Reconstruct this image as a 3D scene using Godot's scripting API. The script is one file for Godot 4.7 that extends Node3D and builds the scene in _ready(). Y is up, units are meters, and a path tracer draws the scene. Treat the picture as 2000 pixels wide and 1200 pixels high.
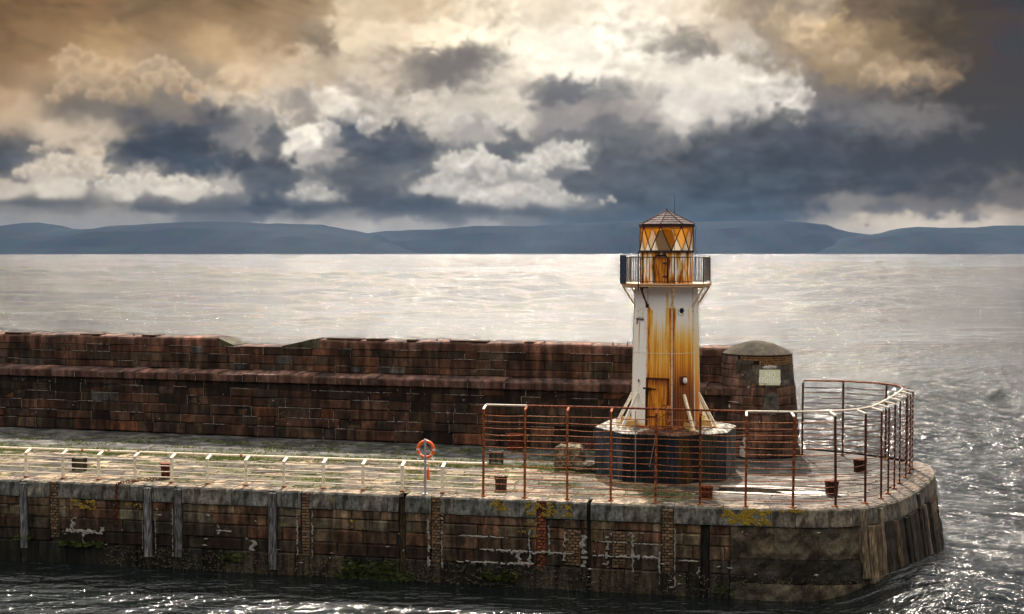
extends Node3D
# A stone harbour pier with a small iron lighthouse, seen against the light over an open firth.
# Units are metres, y is up, the sea lies at y = 0 and the pier's deck at y = DECK. The pier has a frame of its own: s runs along its harbour edge, t across it towards the open sea.

const EXPOSURE := 2.3
const SKY_UNIT := 2.3
const DECK := 3.3
const PIER_TURN := -11.5
const WALL_TURN := -14.93
const PIER_ORIGIN := Vector3(0.0, 0.0, -47.53)
const TOWER_AT := Vector3(6.53, 0.0, -54.1)
const TOWER_TURN := -6.88
const PLINTH_TOP := 5.3

var rng := RandomNumberGenerator.new()
var M := {}
var made_names := {}

func _ready() -> void:
	rng.seed = 77
	# camera
	var cam := Camera3D.new()
	cam.name = "camera"
	cam.position = Vector3(0.0, 12.6, 0.0)
	cam.rotation_degrees = Vector3(-2.428, 0.0, 0.0)
	cam.fov = 26.99
	cam.near = 0.5
	cam.far = 40000.0
	add_child(cam)
	cam.current = true
	# sky
	var surroundings := WorldEnvironment.new()
	surroundings.name = "world_environment"
	var env := Environment.new()
	env.background_mode = Environment.BG_SKY
	env.sky = Sky.new()
	var pano := PanoramaSkyMaterial.new()
	pano.panorama = make_sky()
	env.sky.sky_material = pano
	env.background_energy_multiplier = 1.0
	env.tonemap_mode = Environment.TONE_MAPPER_LINEAR
	env.tonemap_exposure = EXPOSURE
	env.sdfgi_enabled = true
	env.ssao_enabled = true
	env.ssil_enabled = true
	env.fog_enabled = true
	env.fog_density = 0.0000062
	env.fog_light_color = Color(0.53, 0.735, 1.0)
	surroundings.environment = env
	add_child(surroundings)
	# sun, in front of the camera and high
	var sun := DirectionalLight3D.new()
	sun.name = "sun"
	sun.light_energy = 1.5
	sun.light_color = Color(1.0, 0.945, 0.88)
	sun.light_angular_distance = 2.0
	sun.shadow_enabled = true
	sun.rotation_degrees = Vector3(-SUN_EL, 180.0 - SUN_AZ, 0.0)
	add_child(sun)

	make_materials()
	make_edge()
	build_sea()
	build_hills()
	build_quay()
	build_deck()
	build_wall()
	build_buttress()
	build_plinth()
	build_lighthouse()
	build_white_rail()
	build_tall_fence()
	build_furniture()
	build_growth()

# ------------------------------------------------------------------ sky
# Cloud tones are given on a small chart of the western sky: azimuth and elevation in steps of 1/2500 radian (azimuth counted from -1000 at the left of the chart, elevation from the horizon up as 494 - v).
const AIR := 0.4
const SUN_AZ := 1.5
const SUN_EL := 44.0
var sky_rows := {
	15: "0:118,92,62 150:140,110,76 300:128,105,78 450:150,122,88 600:165,138,105 700:205,185,155 830:205,180,145 950:225,208,182 1080:222,208,185 1200:232,220,200 1320:225,210,188 1420:185,165,140 1500:150,135,118 1580:175,158,135 1680:120,103,85 1780:85,75,65 1900:68,60,54 2000:60,54,50",
	62: "0:122,96,66 330:160,131,96 520:165,138,105 620:150,132,110 660:215,195,165 850:232,215,188 960:238,225,200 1250:238,228,208 1400:205,190,168 1500:150,135,115 1560:205,180,145 1640:180,155,120 1720:140,118,92 1820:105,90,72",
	88: "100:150,120,85 230:178,146,105 420:190,160,122 625:128,113,97 760:225,205,175 1050:240,228,208 1150:242,232,215 1310:130,122,115 1350:115,110,108 1450:200,188,172 1900:75,66,58 1990:58,53,50",
	115: "150:185,155,118 300:172,148,118 345:165,142,114 520:200,172,138 930:122,117,115 1500:140,128,115 1600:168,145,115 1850:95,83,72",
	138: "0:145,116,83 210:204,176,140 560:205,185,158 640:190,172,148 800:150,140,130 880:116,112,111 1060:238,226,206 1150:232,222,205 1250:232,222,205 1330:225,215,200 1680:165,142,112",
	156: "60:170,142,110 150:188,160,126 330:168,147,123 390:156,138,117 470:208,183,150 720:210,195,172 1000:225,212,192 1400:222,212,198 1480:218,209,196 1750:182,157,124 1810:165,140,112 1950:66,62,60",
	180: "110:150,130,105 260:160,142,120 700:165,155,145 1060:100,103,110 1130:100,104,112 1190:120,120,123 1240:190,182,172 1600:120,113,108 1700:100,96,95 1800:90,86,85",
	200: "0:180,153,120 200:128,119,109 340:136,127,117 430:207,187,162 540:207,192,171 600:150,142,135 640:217,205,187 930:200,190,176 1350:210,201,190 1450:212,204,193 1530:212,203,192 2000:66,64,64",
	218: "60:195,170,140 130:98,94,92 270:96,95,96 400:104,102,104 470:195,182,165 760:190,180,168 850:205,194,178 1000:215,204,188 1150:160,152,148 1250:165,158,152 1555:195,187,178 1620:95,94,97 1900:72,70,70",
	238: "0:188,165,136 440:86,90,97 500:150,144,138 860:195,187,175 1000:205,195,182 1080:148,144,142 1500:84,88,95 1700:138,133,129 1830:132,126,122",
	258: "100:206,187,162 170:195,178,155 930:170,164,158 1200:112,113,116 1330:198,191,181 1600:79,84,92",
	276: "30:92,92,95 320:77,84,94 400:80,87,96 455:135,132,130 540:83,89,97 590:217,207,192 690:84,91,101 770:79,87,97 1000:112,113,117 1100:108,111,115 1300:113,114,117 1400:90,94,101 1700:81,85,92 1850:76,79,85 2000:70,72,77",
	296: "70:100,100,102 110:112,109,107 195:203,188,167 230:83,89,97 285:74,82,92 350:72,80,91 425:80,87,95 500:165,158,150 640:158,153,149 830:84,91,100 900:112,114,117 1000:104,107,112 1100:205,199,188 1138:212,206,194 1180:98,102,107",
	315: "20:84,90,97 110:206,193,174 160:188,176,160 240:79,86,95 300:68,77,88 390:68,78,89 470:84,91,99 540:90,95,103 620:178,171,161 890:204,198,187 950:200,194,183 1055:199,193,182 1110:190,184,174",
	335: "10:78,84,92 60:172,162,151 130:140,134,128 185:196,184,168 340:67,77,89 450:81,89,98 560:94,99,105 700:94,99,105 800:84,91,100 870:190,184,174 960:196,190,179 1010:176,172,165 1080:120,121,124 1300:87,93,100 1450:79,86,94 1600:75,82,90 1750:75,80,87 1900:74,77,82 2000:80,80,82",
	350: "30:120,118,115 100:190,179,164 230:120,118,117 300:190,180,167 420:110,110,112 640:104,107,111 790:120,121,123 930:150,147,144 1000:140,139,138 1180:92,97,104",
	368: "10:188,177,161 120:208,197,181 250:211,201,186 330:213,203,189 400:207,198,184 450:185,178,168 520:87,94,101 610:170,166,160 680:99,103,108 760:91,97,104 850:192,187,177 920:182,177,169 1000:190,184,174 1060:180,176,168 1150:96,101,107 1400:84,93,102 1550:79,87,96 1700:77,84,92 1980:110,106,102",
	382: "20:190,179,163 120:205,195,179 250:205,195,180 370:205,196,182 470:120,121,124 580:150,148,145 620:188,183,173 720:94,99,105 960:203,197,187 1030:200,194,184 1090:180,176,168 1250:91,99,107 1850:84,87,91",
	396: "40:94,96,98 120:92,94,97 200:118,117,115 300:110,111,112 420:105,108,112 540:86,93,101 820:89,97,105 940:150,148,145 1000:176,172,165 1090:190,185,176 1150:145,143,142 1660:140,135,130 1820:128,122,118 1990:118,111,107",
	410: "30:138,135,130 130:128,126,122 220:150,144,136 290:90,96,102 400:87,93,100 500:84,91,99 620:87,94,102 750:89,97,105 850:89,97,106 950:91,99,107 1050:94,102,109 1200:94,103,111 1400:89,100,110 1550:84,94,104 1730:112,112,114 1950:170,157,142",
	424: "30:147,144,138 120:152,149,142 200:152,149,142 280:150,147,141 400:118,120,121 480:112,115,118 560:125,126,126 680:140,138,134 750:120,121,123 850:106,111,116 950:102,108,114 1100:95,105,114 1300:90,103,115 1500:85,98,110 1620:150,145,139 1700:188,176,159 1765:198,185,166 1822:106,107,111 1860:198,185,166 1895:112,112,114 1950:192,178,160 2000:165,153,138",
	438: "0:150,147,141 100:155,151,145 210:155,151,145 560:168,163,155 680:174,168,159 800:168,163,155 950:158,155,150 1030:132,133,133 1100:95,105,115 1300:90,103,116 1480:86,99,112 1600:170,162,150 1660:194,181,163 1740:200,186,167 1830:203,189,169 1920:198,184,165 2000:180,167,150",
}
# heads of cumulus, back to front: "tone, cover": "place, radius ..."
var sky_cumuli := {
	"205,176,140,0.8": "150,108,24 120,122,18 178,118,20 205,130,20 232,142,22 140,135,26 255,150,18",
	"208,182,150,0.9": "275,140,16 292,132,16 315,128,20 340,136,18 358,148,16 372,160,14 388,172,14 402,182,12 330,155,26 300,160,24",
	"196,170,140,0.85": "150,160,22 128,180,22 108,196,16 172,172,22 215,168,24 250,172,22 285,180,20 190,190,20 230,190,22 345,178,20 375,196,18",
	"180,160,138,0.7": "35,258,14 20,262,10",
	"205,188,165,0.85": "150,276,16 172,272,16 190,284,14 196,302,14 100,290,16 70,296,14 125,284,16",
	"214,200,180,0.95": "112,312,18 135,318,18 90,320,14 60,332,16 40,340,14 160,324,15 180,334,14 205,340,12 78,338,16 150,340,18 120,338,18 212,350,9",
	"222,212,196,0.9": "230,356,16 262,354,16 300,352,17 335,356,17 370,362,15 400,368,14 425,374,10 200,362,14 160,362,14",
	"214,208,196,0.85": "870,318,14 890,308,15 915,304,16 945,306,16 970,314,13 850,326,9 990,322,10",
	"218,212,200,0.95": "1020,330,14 1040,320,15 1062,310,14 1085,300,14 1108,292,14 1128,288,13 1138,298,11 1100,312,16 1075,326,14 1050,338,14 1120,310,14",
	"200,194,184,0.8": "830,356,11 855,352,12 885,354,12 915,358,11 940,362,9",
	"212,206,195,0.9": "1030,372,14 1050,376,13 1008,382,14 985,384,12 950,390,14 925,388,14 905,392,10 970,394,13 1065,384,10",
	"206,200,190,0.85": "1100,384,12 1118,388,10 1080,392,10 1135,392,7 1195,393,8 1180,396,7",
	"200,195,186,0.8": "590,378,12 612,374,13 635,378,11 570,382,8",
	"222,214,203,0.55": "1440,92,14 1458,98,12 1470,104,8 1540,172,26 1570,190,22 1500,190,26 1440,196,24 1380,196,26 1330,190,22 600,292,20 585,270,20 640,262,26 670,230,30 720,250,24 900,240,24 960,250,20",
	"205,180,148,0.5": "1520,40,26 1560,62,26 1500,58,18 1600,90,26 1650,120,26 1700,150,26 1750,158,22 1800,150,24",
	"130,128,128,0.8": "1820,421,9 1832,424,7 1895,428,8 1905,430,6 1870,416,7 1690,440,7",
}
var sky_heads := {}
var sky_chart := {}

func lin(c: float) -> float:
	c /= 255.0
	return c / 12.92 if c <= 0.04045 else pow((c + 0.055) / 1.055, 2.4)

func fnl(noise_seed: int, freq: float, octaves := 4, type := FastNoiseLite.TYPE_SIMPLEX_SMOOTH) -> FastNoiseLite:
	var n := FastNoiseLite.new()
	n.seed = noise_seed
	n.noise_type = type
	n.frequency = freq
	n.fractal_octaves = octaves
	n.fractal_type = FastNoiseLite.FRACTAL_FBM
	return n

var n_warp: FastNoiseLite
var n_fine: FastNoiseLite
var n_puff: FastNoiseLite
var n_wide: FastNoiseLite
var sun_dir := Vector3.ZERO

func puff(u: float, v: float) -> float:
	# soft heaps of cloud: rounded tops, creased between
	return 0.62 - absf(n_puff.get_noise_2d(u, v * 1.25)) * 1.9

func smooth(a: float, b: float, x: float) -> float:
	var t := clampf((x - a) / (b - a), 0.0, 1.0)
	return t * t * (3.0 - 2.0 * t)

func sky_open(dir: Vector3, el: float) -> Vector3:
	# the overcast everywhere else: slate low down, paler higher up, warm and bright round the veiled sun
	var p := dir * 3.0
	p.y *= 2.2
	var c := n_wide.get_noise_3dv(p * 40.0)
	var up := smooth(17.0, 40.0, el)
	var tone := lerpf(0.068, 1.8, up) * (1.0 + lerpf(0.7, 0.45, up) * c)
	# breaks where paler cloud shows
	tone += 0.15 * smooth(0.12, 0.5, n_wide.get_noise_3dv(p * 26.0 + Vector3(40, 0, 9))) * smooth(1.5, 5.0, el) * (1.0 - up)
	var col := Vector3(0.97, 1.0, 1.06).lerp(Vector3(1.05, 1.0, 0.93), up) * tone
	var gam := rad_to_deg(acos(clampf(dir.dot(sun_dir), -1.0, 1.0)))
	var glow := exp(-gam * gam / (2.0 * 14.0 * 14.0)) * (1.0 + 0.5 * c)
	col += Vector3(1.0, 0.965, 0.94) * glow * 3.0
	return col

func sky_color(dir: Vector3) -> Vector3:
	var el := rad_to_deg(asin(clampf(dir.y, -1.0, 1.0)))
	var gen := sky_open(dir, maxf(el, 0.0))
	var az := atan2(dir.x, -dir.z)
	if absf(az) > 0.62 or el > 19.0 or el < -0.6:
		return gen
	var u := 1000.0 + 2500.0 * tan(az)
	var v := 494.0 - 2500.0 * dir.y / sqrt(maxf(1e-6, 1.0 - dir.y * dir.y)) / cos(az)
	var charted := smooth(-560.0, -10.0, u) * smooth(2560.0, 2010.0, u) * smooth(-300.0, -5.0, v)
	if charted <= 0.0:
		return gen
	var streak := smooth(900.0, 300.0, u) * smooth(130.0, 30.0, v)
	var calm := 1.0 - 0.75 * smooth(760.0, 420.0, u + v * 1.2)
	var low := smooth(330.0, 395.0, v)
	# ragged edges: the warp is itself warped, so that wisps curl
	var q1 := n_warp.get_noise_2d(u * 1.1 + 77.0, v * 1.5) * 30.0
	var q2 := n_warp.get_noise_2d(u * 1.1, v * 1.5 + 310.0) * 24.0
	var wu := (n_warp.get_noise_2d(u + q1, (v + q2) * 1.3) * 30.0 + n_fine.get_noise_2d(u + 500.0 + q1, (v + q2) * 1.3) * 24.0) * calm
	var wv := (n_warp.get_noise_2d(u + q1 + 900.0, (v + q2) * 1.3 + 70.0) * 20.0 + n_fine.get_noise_2d(u + q1, (v + q2) * 1.3 + 800.0) * 17.0) * calm
	var pf := puff(u + wu * 0.4, v + wv * 0.4)
	wv = (wv + pf * 9.0) * lerpf(1.0, 0.2, low)
	# past the chart its edge carries on, and gives way to the open overcast
	var su := clampf(u + wu, 0.0, 2000.0)
	var sv := maxf(v + wv, 14.0)
	var sum := gen * 0.0002
	var wt := 0.0002
	var haze_sum := gen * 0.01
	var haze_wt := 0.01
	var squash := lerpf(1.7, 3.2, smooth(340.0, 400.0, sv))
	var cu := int(floor(su / 100.0))
	var cv := int(floor(sv / 60.0))
	for j in range(cv - 1, cv + 2):
		for i in range(cu - 1, cu + 2):
			for q: PackedFloat32Array in sky_chart.get(Vector2i(i, j), []):
				var du := su - q[0]
				var dv := (sv - q[1]) * squash
				var w := exp(-(du * du + dv * dv) * q[5])
				var tint := Vector3(q[2], q[3], q[4])
				haze_sum += tint * pow(w, 1.3)
				haze_wt += pow(w, 1.3)
				w = pow(w, 4.5)
				sum += tint * w
				wt += w
	# crisp banks over a softer veil; pale rims where a bright bank meets a dark one
	var crisp := sum / wt
	var veil := haze_sum / haze_wt
	var firm := clampf(0.52 + 0.85 * n_warp.get_noise_2d(u * 0.55 + 1300.0, v * 0.8), 0.1, 0.95) * lerpf(0.75, 1.0, calm)
	var col := veil.lerp(crisp, firm)
	col += (col * (maxf(0.0, crisp.y - veil.y) * 1.6 * firm)).min(Vector3.ONE * 0.2)
	# heads of cumulus: pale rims towards the sun, greyer hearts
	for c: PackedFloat32Array in sky_heads.get(Vector2i(int(floor(u / 50.0)), int(floor(v / 50.0))), []):
		var du := (u + wu * 0.22 + n_fine.get_noise_2d(u * 2.3, v * 2.3) * 9.0 - c[0]) / c[2]
		var dv := (v + wv * 0.22 + n_fine.get_noise_2d(u * 2.3 + 99.0, v * 2.3) * 8.0 - c[1]) / (c[2] * 0.82)
		var d := sqrt(du * du + dv * dv)
		if d < 1.15:
			var cover := smooth(1.1, 0.8, d) * smooth(0.95, 0.0, dv)
			var shade := smooth(0.25, 1.0, d) * smooth(0.7, -0.5, dv) + 0.25 * n_fine.get_noise_2d(u * 1.9, v * 1.9)
			var head := Vector3(c[3], c[4], c[5])
			col = col.lerp(head * lerpf(0.74, 1.0, clampf(shade, 0.0, 1.15)), cover * c[6])
	var lum := col.y
	var puffy := smooth(0.11, 0.45, lum) * (1.0 - streak) * smooth(452.0, 405.0, v) * calm * (0.35 + 0.9 * smooth(-0.25, 0.4, n_warp.get_noise_2d(u * 0.45, v * 0.7)))
	var e := pf - puff(u + wu * 0.4 - 3.0, v + wv * 0.4 - 8.0)
	var k := 1.0 + puffy * 0.2 * e + 0.05 * n_fine.get_noise_2d(u * 1.6, v * 2.0) + 0.14 * n_warp.get_noise_2d(u * 0.8, v * 1.5) + puffy * 0.30 * n_fine.get_noise_2d(u * 0.8 + 40.0, v * 1.1)
	# dark banks are layered too, paler where the light finds a way through
	var murk := smooth(0.2, 0.1, lum) * smooth(460.0, 400.0, v)
	k += murk * (0.55 * n_warp.get_noise_2d(u * 0.55 + wu * 0.4 + 700.0, v * 1.5 + wv * 0.4) + 0.25 * n_fine.get_noise_2d(u * 0.7 + wu * 0.3, v * 1.4) + 0.9 * maxf(0.0, n_warp.get_noise_2d(u * 0.8 + 2100.0, v * 2.2) - 0.22))
	k -= streak * 1.3 * maxf(0.0, n_warp.get_noise_2d((u + v * 1.9) * 0.16, (v - u * 0.36) * 1.3) - 0.04)
	var gray := (col.x + col.y + col.z) / 3.0
	col *= clampf(pow(gray / 0.26, 0.22 if gray > 0.26 else 0.1), 0.8, 1.25)
	# the air between adds its own light to the far sky
	col -= Vector3(0.05, 0.07, 0.098) * minf(1.0, 0.033 / maxf(dir.y, 0.004)) * AIR
	col = (col * maxf(0.3, k)).max(Vector3.ONE * 0.03)
	col *= maxf(1.0, 0.05 / ((col.x + col.y + col.z) / 3.0))
	return gen.lerp(col, charted)

func make_sky() -> ImageTexture:
	n_warp = fnl(5, 0.0085, 4)
	n_fine = fnl(9, 0.026, 5)
	n_wide = fnl(3, 0.012, 5)
	n_puff = fnl(21, 0.012, 3)
	var ea := deg_to_rad(SUN_EL)
	sun_dir = Vector3(sin(deg_to_rad(SUN_AZ)) * cos(ea), sin(ea), -cos(deg_to_rad(SUN_AZ)) * cos(ea))
	for v: int in sky_rows:
		for item: String in sky_rows[v].split(" "):
			var a := item.split(":")
			var c := a[1].split(",")
			var key := Vector2i(int(floor(float(a[0]) / 100.0)), int(floor(float(v) / 60.0)))
			if not sky_chart.has(key):
				sky_chart[key] = []
			sky_chart[key].append(PackedFloat32Array([float(a[0]), float(v), lin(float(c[0])), lin(float(c[1])), lin(float(c[2])), 0.0]))
	for key: Vector2i in sky_chart:
		for q: PackedFloat32Array in sky_chart[key]:
			var near := [1e9, 1e9, 1e9]
			for j in range(-2, 3):
				for i in range(-2, 3):
					for r: PackedFloat32Array in sky_chart.get(key + Vector2i(i, j), []):
						var d := sqrt(pow(r[0] - q[0], 2.0) + pow((r[1] - q[1]) * lerpf(1.7, 3.2, smooth(340.0, 400.0, q[1])), 2.0))
						if d > 1.0 and d < near[2]:
							near[2] = d
							near.sort()
			var reach := clampf(0.62 * (near[0] + near[1] + near[2]) / 3.0, 20.0, 70.0)
			q[5] = 1.0 / (2.0 * reach * reach)
	for tint: String in sky_cumuli:
		var t := tint.split(",")
		for item: String in sky_cumuli[tint].split(" "):
			var a := item.split(",")
			var c := PackedFloat32Array([float(a[0]), float(a[1]), float(a[2]), lin(float(t[0])), lin(float(t[1])), lin(float(t[2])), float(t[3])])
			var done := {}
			for j in range(-1, 2):
				for i in range(-1, 2):
					var key := Vector2i(int(floor((c[0] + i * (c[2] + 14.0)) / 50.0)), int(floor((c[1] + j * (c[2] + 14.0)) / 50.0)))
					if not done.has(key):
						done[key] = true
						if not sky_heads.has(key):
							sky_heads[key] = []
						sky_heads[key].append(c)
	# coarse all round, fine where the chart lies
	var W := 4096
	var HH := 2048
	var small := Image.create_empty(512, 256, false, Image.FORMAT_RGBF)
	for y in 256:
		for x in 512:
			var s := sky_color(pano_dir((x + 0.5) / 512.0, (y + 0.5) / 256.0)) / SKY_UNIT
			small.set_pixel(x, y, Color(s.x, s.y, s.z))
	small.resize(W, HH, Image.INTERPOLATE_CUBIC)
	var x0 := int(W * (0.5 - 34.0 / 360.0))
	var x1 := int(W * (0.5 + 34.0 / 360.0))
	var y0 := int(HH * (0.5 - 15.5 / 180.0))
	var y1 := int(HH * 0.502)
	for y in range(y0, y1):
		for x in range(x0, x1):
			var s := sky_color(pano_dir((x + 0.5) / W, (y + 0.5) / HH)) / SKY_UNIT
			small.set_pixel(x, y, Color(s.x, s.y, s.z))
	# a panorama begins and ends straight ahead, so its halves change places
	var pano := Image.create_empty(W, HH, false, Image.FORMAT_RGBF)
	pano.blit_rect(small, Rect2i(W / 2, 0, W / 2, HH), Vector2i(0, 0))
	pano.blit_rect(small, Rect2i(0, 0, W / 2, HH), Vector2i(W / 2, 0))
	return ImageTexture.create_from_image(pano)

func pano_dir(px: float, py: float) -> Vector3:
	# here the middle of the picture lies towards -Z
	var az := (px - 0.5) * TAU
	var el := (0.5 - py) * PI
	return Vector3(sin(az) * cos(el), sin(el), -cos(az) * cos(el))
# ------------------------------------------------------------------ helpers
class Shape:
	var v := PackedVector3Array()
	var n := PackedVector3Array()
	var t := PackedVector2Array()
	var c := PackedColorArray()
	var col := Color.WHITE

	func tri(a: Vector3, b: Vector3, d: Vector3, ua := Vector2.ZERO, ub := Vector2.ZERO, ud := Vector2.ZERO) -> void:
		# corners counter-clockwise as seen from outside
		var f := (b - a).cross(d - a)
		if f.length_squared() < 1e-14:
			return
		f = f.normalized()
		v.append_array([a, d, b])
		n.append_array([f, f, f])
		t.append_array([ua, ud, ub])
		c.append_array([col, col, col])

	func quad(a: Vector3, b: Vector3, d: Vector3, e: Vector3, ua := Vector2.ZERO, ub := Vector2.ZERO, ud := Vector2.ZERO, ue := Vector2.ZERO) -> void:
		tri(a, b, d, ua, ub, ud)
		tri(a, d, e, ua, ud, ue)

	func smooth_tri(a: Vector3, b: Vector3, d: Vector3, na: Vector3, nb: Vector3, nd: Vector3) -> void:
		if (b - a).cross(d - a).length_squared() < 1e-16:
			return
		v.append_array([a, d, b])
		n.append_array([na, nd, nb])
		t.append_array([Vector2.ZERO, Vector2.ZERO, Vector2.ZERO])
		c.append_array([col, col, col])

	func box(at: Vector3, size: Vector3, turn := Basis.IDENTITY, bevel := 0.0) -> void:
		var h := size * 0.5
		if bevel <= 0.0:
			var p := []
			for i in 8:
				p.append(at + turn * Vector3(h.x if i & 1 else -h.x, h.y if i & 2 else -h.y, h.z if i & 4 else -h.z))
			quad(p[4], p[5], p[7], p[6])
			quad(p[1], p[0], p[2], p[3])
			quad(p[5], p[1], p[3], p[7])
			quad(p[0], p[4], p[6], p[2])
			quad(p[6], p[7], p[3], p[2])
			quad(p[0], p[1], p[5], p[4])
			return
		# octagonal rounding of the upright and lying edges: three slabs of an inset ring
		var rings := []
		for k in 4:
			var y: float = [-h.y, -h.y + bevel, h.y - bevel, h.y][k]
			var inset: float = bevel if k == 0 or k == 3 else 0.0
			var x := h.x - inset
			var z := h.z - inset
			var b2 := bevel * 0.7
			var ring := []
			for q: Vector2 in [Vector2(-x + b2, z), Vector2(x - b2, z), Vector2(x, z - b2), Vector2(x, -z + b2), Vector2(x - b2, -z), Vector2(-x + b2, -z), Vector2(-x, -z + b2), Vector2(-x, z - b2)]:
				ring.append(at + turn * Vector3(q.x, y, q.y))
			rings.append(ring)
		for k in 3:
			for i in 8:
				var j := (i + 1) % 8
				quad(rings[k][i], rings[k][j], rings[k + 1][j], rings[k + 1][i])
		for i in range(1, 7):
			tri(rings[3][0], rings[3][i], rings[3][i + 1])
			tri(rings[0][0], rings[0][i + 1], rings[0][i])

	func tube(path: Array, r: float, sides := 6, r2 := -1.0) -> void:
		if r2 < 0.0:
			r2 = r
		var rings := []
		var dirs := []
		var up := Vector3.UP
		for i in path.size():
			var a: Vector3 = path[maxi(i - 1, 0)]
			var b: Vector3 = path[mini(i + 1, path.size() - 1)]
			var d := (b - a).normalized()
			if i == 0:
				up = Vector3.UP if absf(d.y) < 0.9 else Vector3.RIGHT
			var x := up.cross(d).normalized()
			up = d.cross(x).normalized()
			var ring := []
			var out := []
			var rr := lerpf(r, r2, float(i) / maxf(1.0, path.size() - 1.0))
			for k in sides:
				var g := TAU * k / sides
				var o := x * cos(g) + up * sin(g)
				out.append(o)
				ring.append(path[i] + o * rr)
			rings.append(ring)
			dirs.append(out)
		for i in path.size() - 1:
			for k in sides:
				var m := (k + 1) % sides
				smooth_tri(rings[i][k], rings[i][m], rings[i + 1][m], dirs[i][k], dirs[i][m], dirs[i + 1][m])
				smooth_tri(rings[i][k], rings[i + 1][m], rings[i + 1][k], dirs[i][k], dirs[i + 1][m], dirs[i + 1][k])
		for k in range(1, sides - 1):
			tri(rings[0][0], rings[0][k + 1], rings[0][k])
			tri(rings[-1][0], rings[-1][k], rings[-1][k + 1])

	func lathe(profile: Array, sides: int, at := Vector3.ZERO, soft := true, from := 0.0, to := TAU) -> void:
		# profile: Vector2(radius, height) from bottom to top
		var normals := []
		for i in profile.size():
			var a: Vector2 = profile[maxi(i - 1, 0)]
			var b: Vector2 = profile[mini(i + 1, profile.size() - 1)]
			normals.append(Vector2(b.y - a.y, a.x - b.x).normalized())
		for i in profile.size() - 1:
			for k in sides:
				var g0 := lerpf(from, to, float(k) / sides)
				var g1 := lerpf(from, to, float(k + 1) / sides)
				var d0 := Vector3(sin(g0), 0.0, cos(g0))
				var d1 := Vector3(sin(g1), 0.0, cos(g1))
				var p: Vector2 = profile[i]
				var q: Vector2 = profile[i + 1]
				var a := at + d0 * p.x + Vector3.UP * p.y
				var b := at + d1 * p.x + Vector3.UP * p.y
				var d := at + d1 * q.x + Vector3.UP * q.y
				var e := at + d0 * q.x + Vector3.UP * q.y
				if soft:
					var np: Vector2 = normals[i]
					var nq: Vector2 = normals[i + 1]
					smooth_tri(a, b, d, d0 * np.x + Vector3.UP * np.y, d1 * np.x + Vector3.UP * np.y, d1 * nq.x + Vector3.UP * nq.y)
					smooth_tri(a, d, e, d0 * np.x + Vector3.UP * np.y, d1 * nq.x + Vector3.UP * nq.y, d0 * nq.x + Vector3.UP * nq.y)
				else:
					quad(a, b, d, e)

	func prism(pts: PackedVector2Array, depth: float, frame: Transform3D) -> void:
		# an outline in the frame's x and y, counter-clockwise, from z = 0 to z = depth
		var idx := Geometry2D.triangulate_polygon(pts)
		for i in range(0, idx.size(), 3):
			var a := pts[idx[i]]
			var b := pts[idx[i + 1]]
			var d := pts[idx[i + 2]]
			if (b - a).cross(d - a) < 0.0:
				var w := b
				b = d
				d = w
			tri(frame * Vector3(a.x, a.y, depth), frame * Vector3(b.x, b.y, depth), frame * Vector3(d.x, d.y, depth))
			tri(frame * Vector3(a.x, a.y, 0.0), frame * Vector3(d.x, d.y, 0.0), frame * Vector3(b.x, b.y, 0.0))
		for i in pts.size():
			var p := pts[i]
			var q := pts[(i + 1) % pts.size()]
			quad(frame * Vector3(p.x, p.y, 0.0), frame * Vector3(q.x, q.y, 0.0), frame * Vector3(q.x, q.y, depth), frame * Vector3(p.x, p.y, depth))

	func stone(place: Callable, l0: float, l1: float, y0: float, y1: float, d: float, rough: float, rnd: RandomNumberGenerator, back := 0.14, gap := 0.009) -> void:
		# a hewn block: face proud and uneven, arrises worn back; place(l, y, d) gives the point
		var bev := minf(0.045, (y1 - y0) * 0.16)
		var ls := [l0 + gap, l0 + gap + bev * 1.2, l1 - gap - bev * 1.2, l1 - gap]
		var ys := [y0 + gap, y0 + gap + bev, y1 - gap - bev, y1 - gap]
		var g := []
		for j in 4:
			var row := []
			for i in 4:
				var rim := i == 0 or i == 3 or j == 0 or j == 3
				var dd := d - 0.022 - rnd.randf() * 0.012 if rim else d + (rnd.randf() - 0.5) * rough
				row.append(place.call(ls[i] + (rnd.randf() - 0.5) * 0.014, ys[j] + (rnd.randf() - 0.5) * 0.014, dd))
			g.append(row)
		for j in 3:
			for i in 3:
				quad(g[j][i], g[j][i + 1], g[j + 1][i + 1], g[j + 1][i])
		var q := [place.call(ls[0], ys[0], d - back), place.call(ls[3], ys[0], d - back), place.call(ls[3], ys[3], d - back), place.call(ls[0], ys[3], d - back)]
		quad(q[0], q[1], g[0][3], g[0][0])
		quad(q[1], q[2], g[3][3], g[0][3])
		quad(q[2], q[3], g[3][0], g[3][3])
		quad(q[3], q[0], g[0][0], g[3][0])

	func block(place: Callable, l0: float, l1: float, profile: Array, rough: float, rnd: RandomNumberGenerator, gap := 0.01, segs := 2, top := Color(-1, 0, 0)) -> void:
		# a block of one section (Vector2(depth out, height), from back of the top over the front to the foot) drawn along l
		var rows := []
		for i in segs + 1:
			var l := lerpf(l0 + gap, l1 - gap, float(i) / segs)
			var row := []
			for p: Vector2 in profile:
				row.append(place.call(l + (rnd.randf() - 0.5) * 0.012, p.y + (rnd.randf() - 0.5) * rough, p.x + (rnd.randf() - 0.5) * rough))
			rows.append(row)
		var own := col
		for i in segs:
			for k in profile.size() - 1:
				# the top may take a colour of its own, apart from the front
				col = top if top.r >= 0.0 and absf(profile[k].y - profile[k + 1].y) < 0.02 and k < profile.size() - 2 else own
				quad(rows[i][k], rows[i][k + 1], rows[i + 1][k + 1], rows[i + 1][k])
		col = own
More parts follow.
